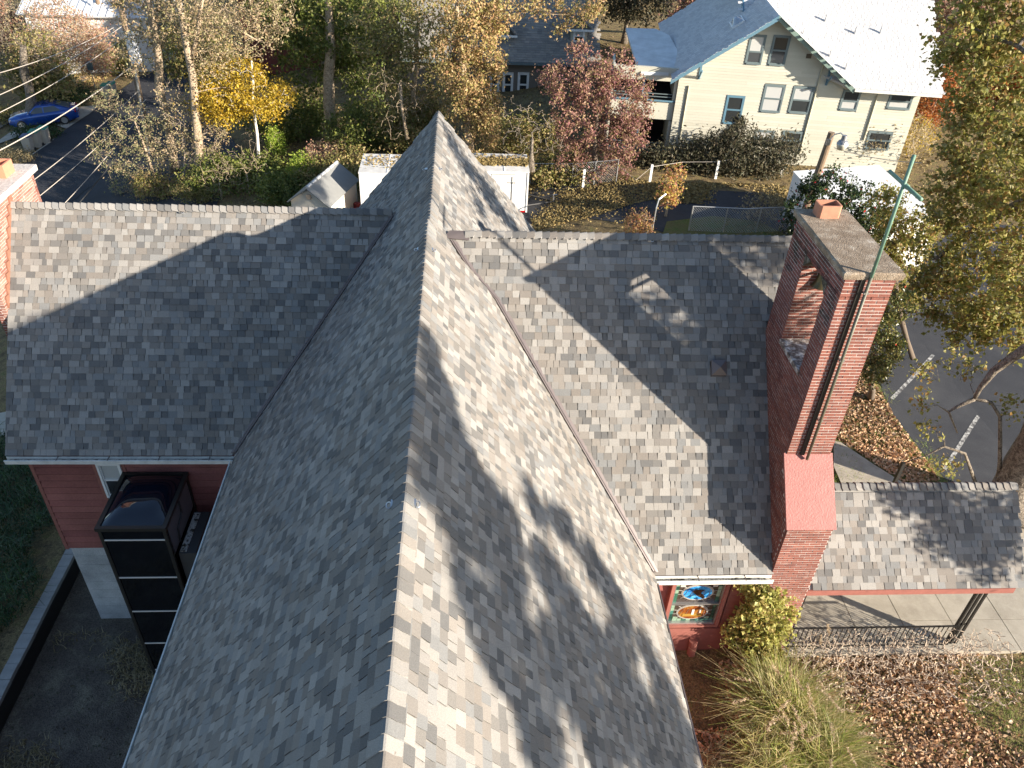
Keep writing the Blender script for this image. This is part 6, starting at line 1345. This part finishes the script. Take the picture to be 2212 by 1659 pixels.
# green oak with straight trunk
y4 = atg(712, 292)[1]
tree('oak_tree', 'dark green oak with thick straight trunk behind the garden shed', tl([(712, 296, .34), (712, 230, .32), (712, 170, .3), (712, 110, .27), (712, 50, .22), (716, -40, .16)], y4 - 1.0),
     [B(720, 30, y4, 2.2), B(650, 60, y4, 2.0), B(780, 80, y4, 1.7), B(660, 140, y4 + 1, 1.6), B(770, 160, y4, 1.3), B(600, 20, y4 + 1, 1.7), B(830, 30, y4 + 1, 1.6), B(660, 230, y4 + 1, 1.0), B(800, 230, y4, .9)], 420, L_grn, bark_m, leaves=12500, lsize=.22, clump=.3, rtip=.012)
# yellow birch
y5 = 43.0
tree('birch_tree', 'bright yellow birch with thin white trunk', [(at(552, 300, y=43) * [1, 1, 0] + [0, 0, -2.6], .09)] + tl([(548, 220, .07), (545, 160, .06), (543, 130, .04)], y5), [B(500, 215, y5, 1.5, .9), B(450, 225, y5, 1.0, .7), B(480, 250, y5, 1.0, .5), B(555, 205, y5, 1.7, .9), B(530, 165, y5, 1.2, .8), B(470, 170, y5 + 1, 1.3, .8), B(605, 205, y5, .8, .6), B(560, 240, y5, 1.2, .6)], 300, L_yel, birch_m, leaves=11000, lsize=.13, clump=.3, rtip=.008)
y6 = 38.5
tree('birch_tree', 'tall tan leaved tree covered in creeper right of the church gable', tl([(1015, 335, .2), (1010, 250, .17), (1000, 150, .14), (990, 60, .11), (985, -20, .08)], y6), [B(1040, 300, y6, 1.0), B(1030, 230, y6, 1.2), B(1010, 160, y6, 1.3), B(1050, 130, y6, 1.0), B(1030, 70, y6, 1.1), B(975, 110, y6, 1.0), B(1000, 20, y6, 1.2), B(1100, 15, y6, .8, .5), B(1180, 5, y6, .9, .5), B(1255, 25, y6, .7, .5), B(1290, 5, y6, .5), B(1215, 50, y6, .4), B(1060, 40, y6, .8), B(1055, 250, y6 - .5, .7), B(985, 230, y6, .9)], 520, L_tan, bark_m, leaves=17500, lsize=.14, clump=.26, rtip=.008, droop=.1)
y7 = atg(860, 330)[1]
tree('hawthorn_tree', 'tangled olive brown tree left of the church gable with drooping twigs', tl([(900, 330, .16), (890, 240, .14), (900, 140, .12), (905, 40, .09)], y7), [B(840, 120, y7, 1.7), B(900, 60, y7, 1.8), B(950, 180, y7, 1.3), B(850, 220, y7, 1.4), B(800, 60, y7 + 1, 1.3), B(930, 250, y7, 1.0), B(880, 290, y7, 1.1), B(940, 10, y7, 1.5)], 520, L_olive, bark_m, leaves=10500, lsize=.16, clump=.28, rtip=.007, droop=.25, jit=.25)
tree('bare_tree', 'pale leafless drooping branches between the green oak and gable', tl([(880, 300, .09), (868, 230, .08), (865, 180, .06)], y7 - 2), [B(860, 200, y7 - 2, 1.1), B(820, 175, y7 - 2, .8), B(900, 230, y7 - 2, .8), B(850, 270, y7 - 2, .7)], 130, None, bark_m, leaves=0, rtip=.009, droop=.3, jit=.3)
# plum tree
y8 = atg(1290, 388)[1]
tree('plum_tree', 'purple red plum tree in front of the cream house porch', tl([(1290, 390, .16), (1285, 320, .13), (1290, 250, .1), (1285, 180, .07)], y8), [B(1280, 180, y8, 1.3), B(1220, 190, y8, 1.1), B(1340, 210, y8, 1.4), B(1260, 260, y8, 1.5), B(1340, 290, y8, 1.3), B(1290, 340, y8, 1.2), B(1370, 250, y8, .9), B(1215, 260, y8, .8), B(1250, 120, y8, .5, .7), B(1185, 170, y8, .5), B(1330, 150, y8, .8, .9), B(1385, 190, y8, .5), B(1230, 330, y8, .8), B(1340, 360, y8, .8)], 560, L_red, twigd_m, leaves=17000, lsize=.125, clump=.2, rtip=.006, along=.6)
tree('fig_tree', 'bare grey fig with upturned branches behind the right trailer', tl([(1150, 370, .1), (1148, 330, .08), (1150, 300, .06)], y8 - 1), [B(1140, 270, y8 - 1, 1.2), B(1110, 310, y8 - 1, .9), B(1180, 300, y8 - 1, 1.0), B(1120, 240, y8 - 1, .8)], 90, None, barkg_m, leaves=0, rtip=.016, jit=.35, kids=4)
# hollies
y9 = 24.0
hol = tree('holly_tree', 'glossy dark holly dotted with red berries behind the brick tower', [(at(1800, 640, y=y9) * [1, 1, 0], .09), (at(1800, 520, y=y9), .1), (at(1800, 430, y=y9), .05)], [B(1790, 420, y9, .95), B(1740, 450, y9, .7), B(1845, 445, y9, .85), B(1870, 490, y9, .8), B(1720, 500, y9, .6), B(1810, 500, y9, 1.0), B(1880, 520, y9, .8), B(1760, 400, y9, .5), B(1740, 540, y9 - 1, .7)], 460, L_holly, twigd_m, leaves=14500, lsize=.1, clump=.13, rtip=.006, third=(L_berry, 290, .08, 'berries'))
y10 = 21.0
tree('holly_tree', 'olive gold evergreen between the tower pole and big oak', [(at(1940, 850, y=y10) * [1, 1, 0], .07), (at(1935, 650, y=y10), .1), (at(1930, 520, y=y10), .05)], [B(1930, 500, y10, .7), B(1950, 560, y10, .8), B(1900, 560, y10, .6), B(1990, 500, y10, .6), B(1950, 640, y10, .5), B(1915, 440, y10, .5)], 300, L_oak, twigd_m, leaves=6000, lsize=.11, clump=.16, rtip=.006)
y11 = 16.5
tree('holly_tree', 'shiny green and gold holly just right of the brick tower', [(atg(1880, 860), .1), (at(1890, 760, y=y11), .06)], [B(1895, 700, y11, .5), B(1905, 760, y11, .48), B(1890, 800, y11 - .2, .38), B(1930, 660, y11, .45), B(1925, 740, y11, .3)], 260, L_hollyy, twigd_m, leaves=6800, lsize=.075, clump=.1, rtip=.004, third=(L_berry, 30, .05, 'berries'))
# hedge at the cream house
hd = thing('hedge', 'long dark drooping vine hedge along foot of the cream house', 'hedge', atg(1560, 375))
hb_ = []
for px, py, r in ((1395, 335, .5), (1440, 335, .7), (1490, 335, .8), (1540, 330, .95), (1590, 325, 1.0), (1640, 330, .9), (1690, 335, .8), (1590, 285, .4), (1600, 262, .15), (1500, 355, .6), (1580, 360, .7), (1660, 360, .7), (1420, 350, .5)):
    y_ = HO[1] - 1.6 + (px - 1440) * -.004; hb_.append(B(px, py, y_, r))
A0 = [(b[0] * [1, 1, 0] + [0, 0, .1], .06) for b in hb_[:8]]
p0, p1, r0_, r1_, tips, nodes = grow(A0, hb_, 420, .05, .008, .2, .3, droop=.15); V, F = segs(p0, p1, r0_, r1_, 4); put('stems', V, F, twigd_m, hd)
c_ = tips[rng.integers(0, len(tips), 15000)] + rng.normal(size=(15000, 3)) * .26; V, F = quads(c_, .17, .4, up=(0, 0, -.6)); put('foliage', V, F, L_hedge, hd)
uu, zz_ = hw(1600, 262); c_ = np.array([HP(hw(1565, 300)[0] + (hw(1606, 262)[0] - hw(1565, 300)[0]) * t + random.gauss(0, .09), .12, hw(1565, 300)[1] + (hw(1606, 255)[1] - hw(1565, 300)[1]) * t + random.gauss(0, .1)) for t in rng.random(900)]); V, F = quads(c_, .12, .4); put('climbing_shoot', V, F, L_hedge, hd)
def bush(label, px, py, rad, mat, n, ls, h=1.0, twigs=120, tm=twigd_m, name='bush', cat='bush', rtip=.006, clump=.14, group=None, ylift=0, asp=.6):
    b = atg(px, py); r = rad; t = tree(name, label, [(b, .05), (b + [0, 0, h * .4], .03)], [(b + [0, 0, h * .55], (r, r, h * .5)), (b + [r * .4, 0, h * .5], (r * .7, r * .7, h * .45)), (b + [-r * .4, 0, h * .45], (r * .7, r * .7, h * .4))], twigs, mat, tm, leaves=n, lsize=ls, clump=clump, cat=cat, rtip=rtip, group=group, shell=.4, aspect=asp); return t
bush('brown twiggy forsythia thicket at the foot of the cream house corner', 1900, 350, 2.2, L_dry, 2600, .12, 2.6, 420, twig_m, rtip=.008, clump=.3)
bush('yellow tinged shrub between the thicket and oak', 1960, 340, 1.1, L_yel, 1100, .1, 2.2, 160, twig_m)
bush('yellow and red young sapling beside the pale gate post', 1438, 468, .55, leafmat('sapling_leaves', [(.6, .5, .1), (.52, .42, .12), (.6, .32, .18), (.42, .44, .08), (.5, .2, .12)], .45), 1300, .11, 2.5, 110, twig_m, name='sapling', cat='sapling', clump=.12)
bush('red orange rounded shrub behind the right wing ridge', 1372, 528, .62, leafmat('heather_leaves', [(.42, .14, .1), (.36, .2, .1), (.4, .33, .08), (.3, .12, .08), (.46, .3, .14)], .4), 2600, .07, 1.5, 160, twig_m, clump=.1)
bush('dry brown thicket beside the white box trailer', 1640, 478, .9, L_dry, 900, .1, 1.5, 260, twigd_m, clump=.2)
for px, py, lab, r, h in ((540, 420, 'pale bare twiggy shrub left of the lime shrubs', 1.3, 2.8), (480, 430, 'bare multi stemmed shrub below the forked locust', 1.0, 2.2), (560, 330, 'leafless shrub in front of the yellow birch', .9, 1.6)):
    bush(lab, px, py, r, None, 0, .1, h, 170, bark_m, rtip=.007)
bush('lime green upright shrub behind the garden shed', 600, 345, .5, L_brt, 1700, .1, 1.9, 80, twig_m)
bush('lime green rounded shrub left of the garden shed', 655, 395, .8, L_brt, 2600, .1, 1.5, 90, twig_m)
bush('golden green shrub at the street corner below the locusts', 345, 425, 1.3, leafmat('golden_leaves', [(.3, .28, .07), (.24, .25, .06), (.36, .3, .12), (.3, .2, .1)]), 4200, .1, 1.2, 140, twig_m, clump=.2)
bush('brown ivy mound right of the golden shrub', 440, 430, 1.4, L_olive, 4200, .1, 1.1, 140, twig_m, clump=.2)
bush('red berried twiggy shrub behind the left trailer', 700, 355, 1.0, L_pink, 1600, .1, 1.3, 170, twig_m)
bush('brown seeding shrub beside the left trailer', 760, 340, .9, L_tan, 1300, .1, 1.3, 150, twig_m)
# dark undergrowth
for px, py, lab, r, h, m_ in ((620, 300, 'dark evergreen thicket left of the green oak trunk', 2.4, 2.4, L_grn), (800, 320, 'dark evergreen thicket right of the green oak trunk', 2.4, 2.2, L_grn), (520, 400, 'dark mound of ivy under the bare shrubs', 2.6, 1.2, L_grn), (760, 395, 'dark low thicket behind the trailers', 2.6, 1.0, L_olive), (640, 430, 'dark undergrowth left of the shed', 1.8, 1.0, L_grn), (1120, 330, 'dark undergrowth behind the fig tree', 2.2, 2.0, L_olive), (1210, 390, 'brown undergrowth along the chain link fence', 1.6, 1.0, L_olive), (900, 330, 'shadowy shrub just left of the gable', 1.8, 2.6, L_olive)):
    bush(lab, px, py, r, m_, 6500, .15, h, 160, twigd_m, clump=.35)
# street side gardens, far left
y_ = atg(60, 268)[1]
tree('maple_tree', 'grey barked street tree with dense bare twigs at far left', tl([(62, 272, .42), (68, 215, .33), (55, 160, .28), (50, 100, .2)], y_), [B(40, 60, y_, 2.6), B(100, 40, y_, 2.4), B(20, 120, y_, 2.0), B(110, 110, y_, 1.6), B(0, 20, y_, 2.2), B(150, 90, y_ + 1, 1.3)], 620, L_locust, barkg_m, leaves=2600, lsize=.1, clump=.5, rtip=.012, jit=.22)
tree('maple_tree', 'pinkish red maple thinning above the far footpath', tl([(100, 190, .2), (110, 150, .16), (130, 100, .12)], y_ + 7), [B(160, 80, y_ + 8, 2.4, 1.8), B(120, 60, y_ + 8, 2.2), B(200, 110, y_ + 8, 1.7), B(90, 110, y_ + 7, 1.6)], 560, L_pink, twig_m, leaves=13000, lsize=.15, clump=.45, rtip=.009)
for px, py, lab, r, h, m_, n in ((112, 258, 'clipped green shrub by the driveway', 1.5, .8, L_jun, 2600), (160, 222, 'dark green low shrub beside the street sign', 1.7, 1.0, L_jun, 2600), (110, 218, 'green groundcover along the footpath', 1.8, .8, L_grn, 2400), (82, 298, 'low hedge in front of the blue car', 1.4, .7, L_jun, 2200), (22, 350, 'dry grassy verge clump left of the bins', 1.5, .4, L_dry, 2600), (120, 165, 'orange red shrub in the far garden', 1.1, 1.5, L_org, 1700), (180, 160, 'brown twiggy shrub in the far garden', 1.3, 1.5, L_dry, 900), (200, 150, 'tall dark evergreen shrub by the pole', 1.0, 2.6, L_grn, 2600), (262, 160, 'yellow green shrub right of the conduit pole', 1.5, 2.8, leafmat('lime_gold_leaves', [(.33, .3, .08), (.26, .27, .07), (.38, .33, .13)]), 4200), (20, 262, 'golden low shrub at the left edge', 1.3, 1.0, L_olive, 2200), (262, 100, 'dark red shrub by the far house', 1.5, 2.0, L_org, 2200), (60, 130, 'green garden shrub under the pink maple', 2.2, 1.5, L_olive, 3200), (205, 62, 'dark conifer in front of the metal roof', 1.6, 5.5, L_grn, 4200)):
    bush(lab, px, py, r, m_, n, .13, h, 120, twigd_m, clump=.28)
# backdrop trees beyond the houses, each of its own
far = [(-52, 78, 9, L_olive), (-44, 92, 10, L_tan), (-34, 88, 9, L_olive), (-26, 72, 8, L_tan), (-20, 82, 10, L_olive), (-14, 78, 9, L_grn), (-6, 84, 10, L_olive), (2, 80, 9, L_olive), (8, 88, 10, L_tan), (14, 74, 9, L_grn), (18, 82, 11, L_hedge), (24, 76, 9, L_grn), (30, 86, 10, L_hedge), (38, 78, 9, L_olive), (44, 70, 9, L_olive), (52, 84, 10, L_tan), (12, 62, 7, L_hedge), (16, 56, 6, L_red), (36, 60, 7, L_pink), (40, 52, 6, L_olive), (33, 48, 4, L_org), (-30, 60, 6, L_olive), (-18, 58, 7, L_olive), (46, 60, 8, L_grn), (-60, 66, 8, L_tan), (-10, 60, 8, L_olive), (-4, 70, 9, L_tan), (34, 54, 6, L_pink), (58, 66, 9, L_olive), (-38, 72, 7, L_pink)]
lms = [(60, 'at the far left edge'), (150, 'behind the metal roofed house'), (260, 'right of the metal roofed house'), (360, 'behind the left locust'), (460, 'behind the right locust'), (560, 'above the yellow birch'), (650, 'left of the dark green oak'), (760, 'behind the dark green oak'), (900, 'right of the dark green oak'), (1010, 'behind the tan creeper covered tree'), (1130, 'above the grey house roof'), (1240, 'behind the grey house dormers'), (1330, 'above the plum tree'), (1450, 'left of the cream house roof'), (1700, 'behind the cream house roof'), (1990, 'beyond the cream house eave'), (2080, 'right of the cream house'), (9999, 'at the right edge behind the big oak')]
used = {}
for i, (x, y, h, m_) in enumerate(far):
    z = float(G(x, y)); kind = {'olive_leaves': 'olive', 'tan_leaves': 'tan brown', 'dark_green_leaves': 'dark green', 'drooping_vine_leaves': 'blackish green', 'plum_red_leaves': 'dull red', 'pinkish_leaves': 'pinkish twiggy', 'orange_leaves': 'orange'}[m_.name]
    q = proj([x, y, z + h * .5])[0]; lm = next(n for lim, n in lms if q[0] < lim); lab = '%s %s tree %s in the backdrop' % ('tall' if h >= 9 else 'small', kind, lm)
    if lab in used: lab = lab.replace('tree', 'tree, farther one').replace(' in the backdrop', '')
    used[lab] = 1
    tree('background_tree', lab, [((x, y, z), .22), ((x, y, z + h * .5), .15), ((x, y, z + h * .85), .06)], [((x, y, z + h * .6), (h * .3, h * .3, h * .38)), ((x + h * .18, y - 1, z + h * .42), (h * .22, h * .22, h * .25)), ((x - h * .2, y, z + h * .45), (h * .22, h * .22, h * .25))], 190, m_, barkg_m, leaves=5200, lsize=.24, clump=.5, group='trees beyond the houses', rtip=.014)
x = rng.uniform(-11, 34, 26000); y = rng.uniform(24, 62, 26000); k_ = ~((x > 2) & (x < 16) & (y < 37)); x, y = x[k_], y[k_]; C = np.stack([x, y, G(x, y) + .03], 1); V, F = quads(C, .13, .7, flat=.5); put('leaf_litter', V, F, L_fally, label='autumn leaf litter over the back gardens', cat='fallen leaves', kind='stuff')
bush('orange shrub glowing behind the right corner of the cream house', 2003, 272, 1.7, L_org, 5200, .15, 3.6, 160, twig_m, clump=.3)
bush('tall pinkish grey twiggy shrub between the cream house and big oak', 2052, 250, 1.6, L_pink, 1500, .1, 5.0, 420, twig_m, rtip=.009, clump=.3)
tree('locust_sapling', 'tangled beige leafless saplings filling the gap between the two pale locust trunks', [(atg(398, 392), .08), (at(400, 320, y=y2 + .5), .06), (at(398, 250, y=y2 + .5), .04)], [B(395, 330, y2 + .5, 1.0), B(390, 250, y2 + .5, 1.1), B(450, 300, y2 + .5, 1.1), B(455, 360, y2, 1.0), B(350, 320, y2 + 1, .8), B(440, 230, y2 + 1, 1.0), B(475, 260, y2 + 1.5, 1.0), B(370, 200, y2 + 1, .9)], 460, L_locust, twig_m, leaves=4200, lsize=.11, clump=.25, rtip=.009, jit=.25)
